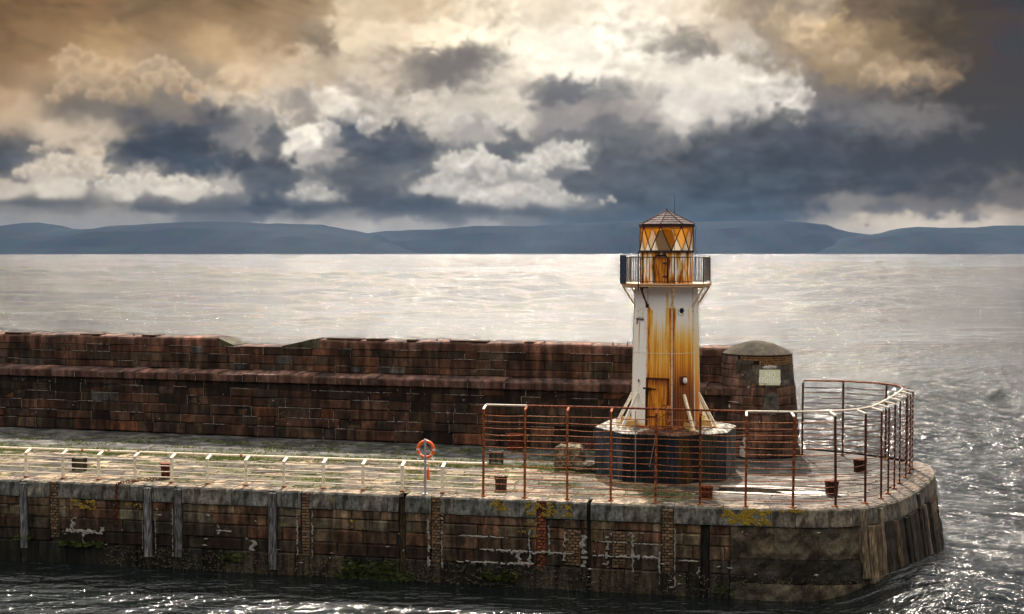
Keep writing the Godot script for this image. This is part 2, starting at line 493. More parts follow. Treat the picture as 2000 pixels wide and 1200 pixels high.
		for k in range(1, profile.size() - 1):
			tri(rows[0][0], rows[0][k + 1], rows[0][k])
			tri(rows[segs][0], rows[segs][k], rows[segs][k + 1])

	func mesh() -> ArrayMesh:
		var m := ArrayMesh.new()
		var a := []
		a.resize(Mesh.ARRAY_MAX)
		a[Mesh.ARRAY_VERTEX] = v
		a[Mesh.ARRAY_NORMAL] = n
		a[Mesh.ARRAY_TEX_UV] = t
		a[Mesh.ARRAY_TEX_UV2] = t
		a[Mesh.ARRAY_COLOR] = c
		m.add_surface_from_arrays(Mesh.PRIMITIVE_TRIANGLES, a)
		return m

func numbered(called: String) -> String:
	var k: int = made_names.get(called, -1) + 1
	made_names[called] = k
	return called if k == 0 else "%s_%03d" % [called, k]

func thing(called: String, label: String, category: String, at: Vector3, turn := 0.0, group := "") -> Node3D:
	var o := Node3D.new()
	o.name = numbered(called)
	o.position = at
	o.rotation_degrees.y = turn
	tag(o, label, category, group)
	add_child(o)
	return o

func tag(o: Node, label: String, category: String, group := "") -> void:
	o.set_meta("label", label)
	o.set_meta("category", category)
	if group:
		o.set_meta("group", group)

func part(called: String, shape, m: Material, parent: Node, kind := "") -> MeshInstance3D:
	var o := MeshInstance3D.new()
	if parent == self:
		o.name = numbered(called)
	else:
		var k: int = parent.get_meta("n_" + called, -1) + 1
		parent.set_meta("n_" + called, k)
		o.name = called if k == 0 else "%s_%03d" % [called, k]
	o.mesh = shape.mesh() if shape is Shape else shape
	if m:
		o.material_override = m
	if kind:
		o.set_meta("kind", kind)
	parent.add_child(o, true)
	return o

func pier(s: float, t: float, y: float) -> Vector3:
	# a point of the pier's own frame, in the world
	var g := deg_to_rad(-PIER_TURN)
	return PIER_ORIGIN + Vector3(cos(g), 0.0, sin(g)) * s + Vector3(sin(g), 0.0, -cos(g)) * t + Vector3.UP * y

func tone(c: Color, rnd: float, warm := 0.0) -> Color:
	var k := 1.0 + rng.randf_range(-rnd, rnd)
	var w := rng.randf_range(-warm, warm)
	return Color(c.r * k * (1.0 + w), c.g * k, c.b * k * (1.0 - w))

# the harbour edge: a line of points (s, t) with its length counted along it, equal to s on the straight part
var edge_pts := PackedVector2Array()
var edge_len := PackedFloat32Array()

func make_edge() -> void:
	var pts := PackedVector2Array([Vector2(-45, 0.3), Vector2(-20, 0.3), Vector2(0, 0.25), Vector2(8.2, 0.3), Vector2(10.6, 0.5), Vector2(12.5, 1.05), Vector2(13.9, 2.5), Vector2(14.8, 4.5), Vector2(15.6, 6.8), Vector2(16.2, 9.2), Vector2(16.4, 11.2), Vector2(15.8, 13.2), Vector2(14.3, 14.6), Vector2(12.4, 15.6), Vector2(10.0, 16.4), Vector2(6.0, 16.9), Vector2(-10.0, 17.9), Vector2(-45.0, 20.0)])
	for step in 3:
		var out := PackedVector2Array([pts[0]])
		for i in pts.size() - 1:
			if i > 0:
				out.append(pts[i].lerp(pts[i + 1], 0.25))
			if i < pts.size() - 2:
				out.append(pts[i].lerp(pts[i + 1], 0.75))
		out.append(pts[-1])
		pts = out
	edge_pts = pts
	edge_len.append(-45.0)
	for i in range(1, pts.size()):
		edge_len.append(edge_len[i - 1] + pts[i].distance_to(pts[i - 1]))

func edge_at(l: float) -> Array:
	var i := clampi(edge_len.bsearch(l) - 1, 0, edge_pts.size() - 2)
	var f := (l - edge_len[i]) / maxf(1e-6, edge_len[i + 1] - edge_len[i])
	var p := edge_pts[i].lerp(edge_pts[i + 1], f)
	var d0 := (edge_pts[i + 1] - edge_pts[i]).normalized()
	return [p, Vector2(d0.y, -d0.x)]

func on_quay(l: float, y: float, d: float) -> Vector3:
	# in the pier's frame: x = s, z = -t
	var e := edge_at(l)
	var p: Vector2 = e[0]
	var o: Vector2 = e[1]
	var batter := 0.5 * smooth(6.0, 16.0, l) * (DECK - y) / DECK
	p += o * (d + batter)
	return Vector3(p.x, y, -p.y)

func on_wall(l: float, y: float, d: float) -> Vector3:
	return Vector3(l, y, d)

# ------------------------------------------------------------------ textures and materials
func grey_tex(size: int, layers: Array, lo: float, hi: float, sharpen := 1.0) -> ImageTexture:
	# layers: [noise, weight, stretch x, stretch y]; the result repeats without a seam
	var total := PackedFloat32Array()
	total.resize(size * size)
	var weight := 0.0
	for a in layers:
		var im: Image = a[0].get_seamless_image(maxi(8, int(size / a[2])), maxi(8, int(size / a[3])))
		im.resize(size, size, Image.INTERPOLATE_CUBIC)
		im.convert(Image.FORMAT_L8)
		var b := im.get_data()
		var w: float = a[1]
		weight += w
		for i in b.size():
			total[i] += b[i] * w
	var out := PackedByteArray()
	out.resize(size * size)
	for i in total.size():
		var x := clampf((total[i] / (255.0 * weight) - 0.5) * sharpen + 0.5, 0.0, 1.0)
		out[i] = int(255.0 * lerpf(lo, hi, x))
	return ImageTexture.create_from_image(Image.create_from_data(size, size, false, Image.FORMAT_L8, out))

func ramp_tex(src: ImageTexture, stops: Array) -> ImageTexture:
	# stops: [place, Color (linear)]
	var lut := []
	for i in 256:
		var x := i / 255.0
		var c: Color = stops[0][1]
		for k in stops.size() - 1:
			if x >= stops[k][0]:
				var a: Color = stops[k][1]
				c = a.lerp(stops[k + 1][1], clampf((x - stops[k][0]) / (stops[k + 1][0] - stops[k][0]), 0.0, 1.0))
		c = c.linear_to_srgb()
		lut.append([int(c.r * 255.0), int(c.g * 255.0), int(c.b * 255.0)])
	var im := src.get_image()
	var b := im.get_data()
	var out := PackedByteArray()
	out.resize(b.size() * 3)
	for i in b.size():
		var q: Array = lut[b[i]]
		out[i * 3] = q[0]
		out[i * 3 + 1] = q[1]
		out[i * 3 + 2] = q[2]
	return ImageTexture.create_from_image(Image.create_from_data(im.get_width(), im.get_height(), false, Image.FORMAT_RGB8, out))

func mat(tex: Texture2D, scale: float, rough := 0.9, bump: Texture2D = null, bump_cm := 0.0, streak: Texture2D = null, streak_scale := Vector3.ONE) -> StandardMaterial3D:
	var m := StandardMaterial3D.new()
	m.vertex_color_use_as_albedo = true
	m.albedo_texture = tex
	m.roughness = rough
	m.metallic_specular = 0.35
	m.uv1_triplanar = true
	m.uv1_world_triplanar = true
	m.uv1_scale = Vector3.ONE * scale
	m.uv1_triplanar_sharpness = 4.0
	if bump:
		m.heightmap_enabled = true
		m.heightmap_texture = bump
		m.heightmap_scale = bump_cm
	if streak:
		m.detail_enabled = true
		m.detail_albedo = streak
		m.detail_blend_mode = BaseMaterial3D.BLEND_MODE_MUL
		m.detail_uv_layer = BaseMaterial3D.DETAIL_UV_2
		m.uv2_triplanar = true
		m.uv2_world_triplanar = true
		m.uv2_scale = streak_scale
	return m

func plain(c: Color, rough := 0.6, metal := 0.0) -> StandardMaterial3D:
	var m := StandardMaterial3D.new()
	m.albedo_color = c.linear_to_srgb()
	m.roughness = rough
	m.metallic = metal
	return m

func make_materials() -> void:
	var fine := fnl(31, 0.06, 4)
	var mid := fnl(32, 0.02, 5)
	var wide := fnl(33, 0.008, 5)
	var bed := grey_tex(512, [[mid, 0.6, 1.0, 0.34], [fine, 0.4, 1.0, 0.5], [wide, 0.6, 1.0, 1.0]], 0.62, 1.0, 1.7)
	var grit := grey_tex(512, [[fine, 0.6, 1.0, 1.0], [mid, 0.6, 1.0, 1.0], [wide, 0.5, 1.0, 1.0]], 0.6, 1.0, 1.8)
	var patchy := grey_tex(512, [[wide, 0.9, 1.0, 1.0], [mid, 0.5, 1.0, 1.0]], 0.42, 1.0, 2.4)
	var streak := grey_tex(512, [[mid, 0.8, 0.5, 3.0], [wide, 0.8, 0.7, 1.5], [fine, 0.25, 1.0, 6.0]], 0.38, 1.0, 2.6)
	var grain := grey_tex(512, [[fine, 0.7, 0.8, 9.0], [mid, 0.6, 0.6, 6.0], [wide, 0.4, 1.0, 2.0]], 0.3, 1.0, 2.2)
	var pits := grey_tex(512, [[fine, 1.0, 0.5, 0.5], [mid, 0.5, 1.0, 1.0]], 0.0, 1.0, 2.0)
	M.sandstone = mat(bed, 0.4, 0.95, bed, 2.2, streak, Vector3(0.11, 0.11, 0.11))
	M.quay_stone = mat(grit, 0.45, 0.9, grit, 2.5, streak, Vector3(0.17, 0.13, 0.17))
	M.coping = mat(grit, 0.6, 0.9, pits, 1.2, patchy, Vector3(0.5, 0.23, 0.5))
	M.mortar = mat(grit, 1.0, 0.95, grit, 2.0)
	M.brick = mat(grit, 1.4, 0.92, grit, 0.8)
	M.paving = mat(grit, 0.5, 0.9, grit, 1.5, patchy, Vector3(0.11, 0.11, 0.11))
	M.ground = mat(grit, 0.4, 0.95, grit, 2.0, patchy, Vector3(0.13, 0.13, 0.13))
	M.concrete = mat(grit, 0.7, 0.9, pits, 0.8, streak, Vector3(0.33, 0.22, 0.33))
	M.render = mat(grit, 0.8, 0.95, pits, 2.5, patchy, Vector3(0.21, 0.21, 0.21))
	M.timber = mat(grain, 0.55, 0.9, grain, 2.5)
	M.rock = mat(patchy, 0.7, 0.95, bed, 4.0)
	var rust := ramp_tex(grey_tex(256, [[fine, 0.7, 1.0, 1.0], [mid, 0.8, 1.0, 1.6]], 0.0, 1.0, 2.2), [[0.0, Color(0.05, 0.014, 0.008)], [0.4, Color(0.13, 0.035, 0.014)], [0.62, Color(0.30, 0.085, 0.022)], [0.85, Color(0.46, 0.15, 0.035)], [1.0, Color(0.5, 0.22, 0.08)]])
	M.rust = mat(rust, 1.7, 0.85)
	M.rust.vertex_color_use_as_albedo = true
	var chips := ramp_tex(grey_tex(256, [[fine, 0.8, 1.0, 1.0], [mid, 0.8, 1.0, 1.0]], 0.0, 1.0, 2.0), [[0.0, Color(0.20, 0.06, 0.02)], [0.13, Color(0.45, 0.26, 0.12)], [0.24, Color(0.72, 0.66, 0.55)], [0.6, Color(0.8, 0.77, 0.7)], [1.0, Color(0.83, 0.82, 0.78)]])
	M.white_paint = mat(chips, 1.3, 0.55)
	var dark_iron := ramp_tex(grey_tex(256, [[fine, 0.7, 1.0, 1.0], [mid, 0.8, 1.0, 1.0]], 0.0, 1.0, 2.0), [[0.0, Color(0.012, 0.01, 0.01)], [0.6, Color(0.03, 0.02, 0.018)], [1.0, Color(0.14, 0.05, 0.02)]])
	M.dark_iron = mat(dark_iron, 2.0, 0.7)
	var roof := ramp_tex(grey_tex(256, [[fine, 1.0, 0.6, 0.6], [mid, 0.7, 1.0, 1.0]], 0.0, 1.0, 2.6), [[0.0, Color(0.02, 0.011, 0.011)], [0.5, Color(0.065, 0.036, 0.033)], [0.8, Color(0.17, 0.11, 0.10)], [1.0, Color(0.32, 0.25, 0.23)]])
	M.roof = mat(roof, 1.5, 0.85)
	M.orange = plain(Color(0.85, 0.13, 0.015), 0.45)
	M.white_band = plain(Color(0.78, 0.78, 0.75), 0.5)
	M.galvanised = mat(grit, 2.0, 0.5)
	M.galvanised.metallic = 0.3
	M.rope = plain(Color(0.55, 0.42, 0.2), 0.9)
	# water: a dark body, a sharp skin, fine ripples in the normals
	var w := StandardMaterial3D.new()
	w.albedo_color = Color(0.006, 0.008, 0.008).linear_to_srgb()
	w.roughness = 0.14
	w.metallic_specular = 0.36
	var rip := fnl(51, 0.012, 7)
	rip.fractal_gain = 0.56
	var rim := rip.get_seamless_image(1024, 2048)
	rim.resize(2048, 2048, Image.INTERPOLATE_CUBIC)
	rim.bump_map_to_normal_map(40.0)
	w.normal_enabled = true
	w.normal_texture = ImageTexture.create_from_image(rim)
	w.normal_scale = 1.0
	M.water = w
	var calm := w.duplicate()
	calm.normal_scale = 0.85
	calm.roughness = 0.13
	M.near_water = calm
	calm = calm.duplicate()
	calm.normal_scale = 0.45
	calm.roughness = 0.06
	M.harbour_water = calm
	var p := StandardMaterial3D.new()
	p.albedo_color = Color(0.02, 0.018, 0.014).linear_to_srgb()
	p.roughness = 0.04
	M.puddle = p
	M.hill = mat(null, 1.0, 1.0)
	M.hill.metallic_specular = 0.0
	M.grass = StandardMaterial3D.new()
	M.grass.vertex_color_use_as_albedo = true
	M.grass.roughness = 0.9
	M.grass.backlight_enabled = true
	M.grass.backlight = Color(0.5, 0.5, 0.5)
	# lantern glass
	var clear := StandardMaterial3D.new()
	clear.transparency = BaseMaterial3D.TRANSPARENCY_ALPHA
	clear.albedo_color = Color(0.86, 0.80, 0.66, 0.6)
	clear.roughness = 0.3
	clear.backlight_enabled = true
	clear.backlight = Color(1.25, 1.2, 1.05)
	M.pane = clear
	var amber := StandardMaterial3D.new()
	amber.transparency = BaseMaterial3D.TRANSPARENCY_ALPHA
	amber.albedo_color = Color(0.95, 0.58, 0.04, 0.78)
	amber.roughness = 0.3
	amber.backlight_enabled = true
	amber.backlight = Color(1.12, 0.74, 0.06)
	M.amber = amber
	var port := plain(Color(0.015, 0.017, 0.02), 0.1)
	M.dark_glass = port
	var lens := plain(Color(0.10, 0.12, 0.08), 0.12)
	lens.metallic_specular = 0.9
	M.lens = lens
	M.panel_blue = plain(Color(0.02, 0.026, 0.04), 0.4)
	M.brass = plain(Color(0.5, 0.36, 0.12), 0.35, 0.8)

# ------------------------------------------------------------------ sea, hills
var sea_noise := []

func lee_at(x: float, z: float) -> float:
	# 0 in the lee of the pier, 1 in the open
	return maxf(smooth(-49.0, -55.0, z - x * 0.2), smooth(10.5, 16.0, x))

func sea_height(x: float, z: float, mesh_size: float) -> float:
	# chop and swell: [length of the wave, its height]; what the mesh cannot carry is left out
	var out_from_quay := (z + 47.5 - 0.2 * x) * 0.98
	var lee := lerpf(lerpf(0.06, lerpf(0.34, 0.16, smooth(-9.0, -1.0, x)), smooth(2.4, 6.5, out_from_quay)), 1.0, lee_at(x, z))
	var gust: float = 0.75 + 0.55 * sea_noise[0].get_noise_2d(x * 0.6, z)
	var h := 0.0
	for k in range(1, sea_noise.size()):
		var w: Array = sea_noise[k]
		var keep := smooth(w[1] * 0.62, w[1] * 0.3, mesh_size)
		if keep > 0.0:
			# only short ripples run into the harbour
			h += keep * (lee if k < 3 else lee_at(x, z)) * w[2] * w[0].get_noise_2d((x * 0.5 + z * 0.1) / w[1], z / w[1])
	return h * gust

func build_sea() -> void:
	sea_noise = [fnl(63, 0.05, 2)]
	for w in [[1.1, 0.037], [3.6, 0.085], [9.0, 0.2], [22.0, 0.42], [55.0, 0.95], [140.0, 2.2], [400.0, 5.5]]:
		sea_noise.append([fnl(610 + int(w[0]), 1.0, 2), w[0], w[1]])
	# one sheet from the foot of the camera's quay to the horizon, its rings widening with distance
	var turns := PackedFloat32Array()
	var g := -180.0
	while g < 180.001:
		turns.append(deg_to_rad(g))
		g += 0.185 if absf(g + 0.05) < 39.0 else 3.0
	var cols := turns.size() - 1
	var pos := PackedVector3Array()
	var uvs := PackedVector2Array()
	var r := 14.0
	var rings := 0
	while r < 24000.0:
		var step := r * lerpf(0.0052, 0.0125, smooth(250.0, 1500.0, r))
		for i in cols + 1:
			var x := r * sin(turns[i])
			var z := -8.0 - r * cos(turns[i])
			var h := 0.0
			if absf(turns[i]) < 0.69:
				h = sea_height(x, z, step) * smooth(0.69, 0.6, absf(turns[i]))
			pos.append(Vector3(x, h, z))
			uvs.append(Vector2(x, z) / 46.0)
		r += step
		rings += 1
	var nor := PackedVector3Array()
	for j in rings:
		for i in cols + 1:
			var e := pos[j * (cols + 1) + mini(i + 1, cols)] - pos[j * (cols + 1) + maxi(i - 1, 0)]
			var f := pos[mini(j + 1, rings - 1) * (cols + 1) + i] - pos[maxi(j - 1, 0) * (cols + 1) + i]
			var c := e.cross(f)
			nor.append((c if c.y > 0.0 else -c).normalized())
	var harbour := PackedInt32Array()
	var open := PackedInt32Array()
	for j in rings - 1:
		for i in cols:
			var a := j * (cols + 1) + i
			var b := a + cols + 1
			if pos[a].z > -60.0 and lee_at(pos[a].x, pos[a].z) < 0.5:
				harbour.append_array([a, b, a + 1, a + 1, b, b + 1])
			else:
				open.append_array([a, b, a + 1, a + 1, b, b + 1])
	var m := ArrayMesh.new()
	for piece in 2:
		var arr := []
		arr.resize(Mesh.ARRAY_MAX)
		arr[Mesh.ARRAY_VERTEX] = pos
		arr[Mesh.ARRAY_NORMAL] = nor
		arr[Mesh.ARRAY_TEX_UV] = uvs
		arr[Mesh.ARRAY_INDEX] = [harbour, open][piece]
		m.add_surface_from_arrays(Mesh.PRIMITIVE_TRIANGLES, arr)
		m.surface_set_material(piece, [M.harbour_water, M.near_water][piece])
	part("sea", m, null, self, "structure")

func hill(called: String, dist: float, depth: float, ridge: String, seed_: int, col: Color) -> void:
	# ridge: "azimuth:height ..." on the chart (v above the sea's horizon), turned into metres at that distance
	var xs := []
	var hs := []
	for item in ridge.split(" "):
		var a := item.split(":")
		xs.append((float(a[0]) - 1000.0) / 2500.0 * dist)
		hs.append((494.0 - float(a[1])) / 2500.0 * dist)
	var n := fnl(seed_, 0.0009, 5)
	var sh := Shape.new()
	sh.col = col
	var cols := 260
	var rows := 12
	var grid := []
	for j in rows + 1:
		var row := []
		var f := float(j) / rows
		for i in cols + 1:
			var x := lerpf(xs[0], xs[-1], float(i) / cols)
			var k := 0
			while k < xs.size() - 2 and xs[k + 1] < x:
				k += 1
			var e: float = clampf((x - xs[k]) / (xs[k + 1] - xs[k]), 0.0, 1.0)
			var h: float = lerpf(hs[k], hs[k + 1], e * e * (3.0 - 2.0 * e) * 0.5 + e * 0.5)
			var slope := sin(minf(f, 0.5) * PI) if f <= 0.5 else cos((f - 0.5) * PI)
			var z := -dist - depth * (f - 0.5) * 2.0
			var y := h * slope * (1.0 + 0.02 * n.get_noise_2d(x * 4.0, z * 4.0)) + h * 0.45 * n.get_noise_2d(x * 1.4, z * 1.4) * slope * (1.0 - slope)
			row.append(Vector3(x, maxf(y, 0.0) - 8.0, z))
		grid.append(row)
	for j in rows:
		for i in cols:
			sh.col = col * (1.0 + 0.4 * n.get_noise_2d(i * 22.0, j * 160.0))
			sh.quad(grid[j][i], grid[j][i + 1], grid[j + 1][i + 1], grid[j + 1][i])
	part(called, sh, M.hill, self, "structure")

func build_hills() -> void:
	hill("hill", 13000.0, 1800.0, "-1500:470 -900:452 -400:440 -150:452 0:447 22:443 45:434 72:431 100:434 130:442 160:444 205:443 225:438 260:436 330:432 390:429 450:430 520:433 600:434 630:435 645:439 690:446 722:453 740:455 760:470 800:488 840:500", 71, Color(0.030, 0.036, 0.042))
	hill("hill", 15500.0, 1800.0, "660:500 700:460 722:452 760:448 850:445 940:438 1020:439 1080:436 1150:432 1250:428 1380:430 1480:428 1560:430 1600:435 1625:444 1650:450 1690:455 1720:470 1760:490 1790:500", 72, Color(0.030, 0.036, 0.042))
	hill("hill", 14000.0, 1800.0, "1560:500 1620:478 1660:460 1700:456 1730:450 1760:442 1790:440 1850:442 1900:441 1950:437 2000:437 2200:440 2500:452 2900:470 3300:492", 73, Color(0.030, 0.036, 0.042))

# ------------------------------------------------------------------ quay wall and deck
func plank(sh: Shape, place: Callable, l0: float, l1: float, y0: float, y1: float, d: float, rough: float) -> void:
	# an upright baulk of weathered timber, its front uneven along its length
	var n := 7
	var rows := []
	for j in n + 1:
		var y := lerpf(y0, y1, float(j) / n)
		var w := (l1 - l0) * 0.5
		var m := (l0 + l1) * 0.5 + rng.randf_range(-0.01, 0.01)
		var dd := d + rng.randf_range(-rough, rough)
		var row := []
		for q: Vector2 in [Vector2(-1.0, -0.22), Vector2(-1.0, -0.03), Vector2(-0.8, 0.0), Vector2(rng.randf_range(-0.2, 0.2), rng.randf_range(-0.012, 0.008)), Vector2(0.8, 0.0), Vector2(1.0, -0.03), Vector2(1.0, -0.22)]:
			row.append(place.call(m + q.x * w + rng.randf_range(-0.006, 0.006), y, dd + q.y))
		rows.append(row)
	for j in n:
		for k in 6:
			sh.quad(rows[j][k], rows[j][k + 1], rows[j + 1][k + 1], rows[j + 1][k])
	for k in range(1, 6):
		sh.tri(rows[n][0], rows[n][k], rows[n][k + 1])

func smear(sh: Shape, place: Callable, l0: float, l1: float, y: float, half: float, d: float) -> void:
	# a ragged run of lime or mortar, standing a little proud
	var n := maxi(3, int((l1 - l0) / 0.07))
	var up := []
	var lo := []
	var mid := []
	for i in n + 1:
		var l := lerpf(l0, l1, float(i) / n)
		var e := sin(PI * float(i) / n)
		var w := half * (0.25 + 0.75 * sqrt(maxf(e, 0.0))) * rng.randf_range(0.4, 1.3) * (1.9 if rng.randf() < 0.06 else 1.0)
		var o := rng.randf_range(-0.5, 0.5) * half
		up.append(place.call(l, y + w + o, d - 0.02))
		mid.append(place.call(l, y + o, d + rng.randf_range(0.0, 0.012)))
		lo.append(place.call(l, y - w * rng.randf_range(0.6, 1.3) + o, d - 0.02))
	for i in n:
		if rng.randf() < 0.09:
			continue
		sh.quad(lo[i], lo[i + 1], mid[i + 1], mid[i])
		sh.quad(mid[i], mid[i + 1], up[i + 1], up[i])

func drip(sh: Shape, place: Callable, l: float, y0: float, y1: float, half: float, d: float) -> void:
	var n := maxi(3, int((y1 - y0) / 0.08))
	var a := []
	var b := []
	var mid := []
	for i in n + 1:
		var y := lerpf(y0, y1, float(i) / n)
		var w := half * rng.randf_range(0.1, 1.5)
		var o := rng.randf_range(-0.8, 0.8) * half
		a.append(place.call(l - w + o, y, d - 0.02))
		mid.append(place.call(l + o, y, d + rng.randf_range(0.0, 0.01)))
		b.append(place.call(l + w + o, y, d - 0.02))
	for i in n:
		if rng.randf() < 0.1:
			continue
		sh.quad(a[i], mid[i], mid[i + 1], a[i + 1])
		sh.quad(mid[i], b[i], b[i + 1], mid[i + 1])

const QUAY_LEVELS := [2.66, 2.3, 1.87, 1.35, 0.86, -0.7]
# along the edge: timber baulks, old fender slots filled with brick, open slots, the rendered stretch, the timber facing
const BAULKS := [[-20.42, 0.36, 0.55, 3.27], [-14.92, 0.37, 0.45, 3.27], [-13.6, 0.34, 0.5, 3.27], [-9.62, 0.36, 0.2, 3.27]]
const BRICK_SLOTS := [[-19.05, 0.4, 1.0, 3.26], [-8.27, 0.34, 0.75, 3.26], [-3.02, 0.36, 0.55, 3.26], [1.07, 0.36, 0.1, 3.26], [2.25, 0.62, 0.9, 2.3], [3.98, 0.5, 0.9, 2.3], [5.78, 0.44, 0.3, 3.2]]
const OPEN_SLOTS := [[-4.36, 0.28, -0.6, 3.2], [2.86, 0.14, -0.6, 3.28], [7.15, 0.32, -0.6, 2.66]]

func slot_free(l0: float, l1: float, y: float) -> Array:
	# the stretches between l0 and l1 that no slot takes at that height
	var runs := [[l0, l1]]
	for set_ in [BAULKS, BRICK_SLOTS, OPEN_SLOTS]:
		for q in set_:
			if y < q[2] or y > q[3]:
				continue
			var a: float = q[0] - q[1] * 0.5
			var b: float = q[0] + q[1] * 0.5
			var next := []
			for r in runs:
				if b <= r[0] or a >= r[1]:
					next.append(r)
					continue
				if a > r[0] + 0.08:
					next.append([r[0], a])
				if b < r[1] - 0.08:
					next.append([b, r[1]])
			runs = next
	return runs

func build_quay() -> void:
	var q := thing("quay_wall", "old harbour wall of brown sandstone blocks under a grey coping, rising from the water along the pier's front", "quay wall", PIER_ORIGIN, PIER_TURN)
	# heart of the wall
	var core := Shape.new()
	core.col = Color(0.055, 0.042, 0.032)
	var l := -44.5
	while l < edge_len[-1] - 1.0:
		var l2 := minf(l + (0.4 if l > 5.0 and l < 30.0 else 3.0), edge_len[-1] - 0.5)
		core.quad(on_quay(l, -2.5, -0.1), on_quay(l2, -2.5, -0.1), on_quay(l2, DECK - 0.06, -0.1), on_quay(l, DECK - 0.06, -0.1))
		l = l2
	part("wall_core", core, M.quay_stone, q)
	# coping
	var prof := [Vector2(-0.8, DECK - 0.07), Vector2(-0.8, DECK), Vector2(-0.03, DECK + 0.01), Vector2(0.035, DECK - 0.05), Vector2(0.04, 2.67), Vector2(-0.15, 2.665)]
	l = -30.0
	while l < 25.0:
		var w := rng.randf_range(0.55, 1.7) if l < 9.0 else rng.randf_range(0.8, 1.3)
		for r in slot_free(l, l + w, 3.0):
			var sh := Shape.new()
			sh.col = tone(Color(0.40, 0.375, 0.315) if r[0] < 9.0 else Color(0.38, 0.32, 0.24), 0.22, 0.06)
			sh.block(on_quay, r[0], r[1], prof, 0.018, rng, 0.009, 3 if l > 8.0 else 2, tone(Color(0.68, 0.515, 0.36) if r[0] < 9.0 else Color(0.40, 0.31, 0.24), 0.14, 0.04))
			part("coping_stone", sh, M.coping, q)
		l += w
	for set_ in [BAULKS, BRICK_SLOTS]:
		for b in set_:
			if b[3] > 3.0:
				var sh := Shape.new()
				sh.col = tone(Color(0.34, 0.32, 0.27), 0.1)
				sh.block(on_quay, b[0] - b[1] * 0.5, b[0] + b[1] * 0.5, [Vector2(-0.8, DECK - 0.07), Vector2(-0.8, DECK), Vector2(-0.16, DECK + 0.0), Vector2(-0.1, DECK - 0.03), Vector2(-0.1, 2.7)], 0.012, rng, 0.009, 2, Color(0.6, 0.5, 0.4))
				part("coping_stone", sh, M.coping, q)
	# courses of stone
	for c in 5:
		var y1: float = QUAY_LEVELS[c]
		var y0: float = QUAY_LEVELS[c + 1]
		l = -30.0 + rng.randf() * 0.5
		while l < 23.0:
			var w := rng.randf_range(0.6, 1.75)
			if l > 8.0 and l < 12.75:
				l = 12.75
				continue
			for r in slot_free(l, minf(l + w, 8.05) if l < 8.0 else l + w, (y0 + y1) * 0.5):
				var sh := Shape.new()
				var red := rng.randf()
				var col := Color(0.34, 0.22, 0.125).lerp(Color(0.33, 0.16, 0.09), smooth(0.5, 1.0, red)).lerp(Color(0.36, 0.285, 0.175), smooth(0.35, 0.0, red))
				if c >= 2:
					col = col * lerpf(0.4, 0.8, smooth(-16.0, -5.0, l))  # besides the algae, vignette darkness put into the colour towards the left
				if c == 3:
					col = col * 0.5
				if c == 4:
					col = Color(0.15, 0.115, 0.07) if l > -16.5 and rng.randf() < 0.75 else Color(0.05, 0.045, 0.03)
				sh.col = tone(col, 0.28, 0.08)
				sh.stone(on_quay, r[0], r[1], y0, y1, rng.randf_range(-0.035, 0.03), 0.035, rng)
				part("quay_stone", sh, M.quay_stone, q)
			l += w
	# brick fillings of old slots
	var small_bricks := Shape.new()
	for b in BRICK_SLOTS:
		var farthest: bool = b[0] < -15.0
		var wide := maxi(1, roundi(b[1] / 0.23))
		var bw: float = b[1] / wide
		var y: float = b[2]
		var red: float = 1.0 if absf(b[0] - 1.07) < 0.1 else 0.0
		var k := 0
		while y < b[3] - 0.05:
			var off := 0.5 * bw if k % 2 else 0.0
			for i in wide + (k % 2):
				var a: float = maxf(b[0] - b[1] * 0.5, b[0] - b[1] * 0.5 + i * bw - off)
				var z: float = minf(b[0] + b[1] * 0.5, b[0] - b[1] * 0.5 + (i + 1) * bw - off)
				var sh := Shape.new()
				sh.col = tone(Color(0.24, 0.15, 0.085).lerp(Color(0.34, 0.10, 0.05), red * 0.9), 0.35, 0.1)
				if y < 1.3:
					sh.col = sh.col * 0.7
				if farthest:
					small_bricks.col = sh.col
					sh = small_bricks
				sh.stone(on_quay, a, z, y, y + 0.115, rng.randf_range(-0.05, 0.0), 0.012, rng, 0.08, 0.009)
				if not farthest:
					part("brick", sh, M.brick, q)
			y += 0.115
			k += 1
	part("brickwork", small_bricks, M.brick, q, "stuff")
	# open slots hold a dark baulk, set back
	for o in OPEN_SLOTS:
		if o[1] > 0.2:
			var sh := Shape.new()
			sh.col = Color(0.10, 0.075, 0.035) if o[0] < 0.0 else Color(0.03, 0.024, 0.018)
			plank(sh, on_quay, o[0] - o[1] * 0.46, o[0] + o[1] * 0.46, o[2], o[3] - 0.04, -0.07, 0.006)
			part("fender_timber", sh, M.timber, q)
	for b in BAULKS:
		var sh := Shape.new()
		sh.col = tone(Color(0.27, 0.265, 0.26), 0.12)
		plank(sh, on_quay, b[0] - b[1] * 0.42, b[0] + b[1] * 0.42, b[2], b[3] - 0.06, 0.09, 0.012)
		part("fender_timber", sh, M.timber, q)
		sh = Shape.new()
		sh.col = Color(0.05, 0.04, 0.03)
		plank(sh, on_quay, b[0] - b[1] * 0.34, b[0] + b[1] * 0.34, -0.6, b[2] + 0.02, 0.05, 0.02)
		part("fender_timber", sh, M.timber, q)
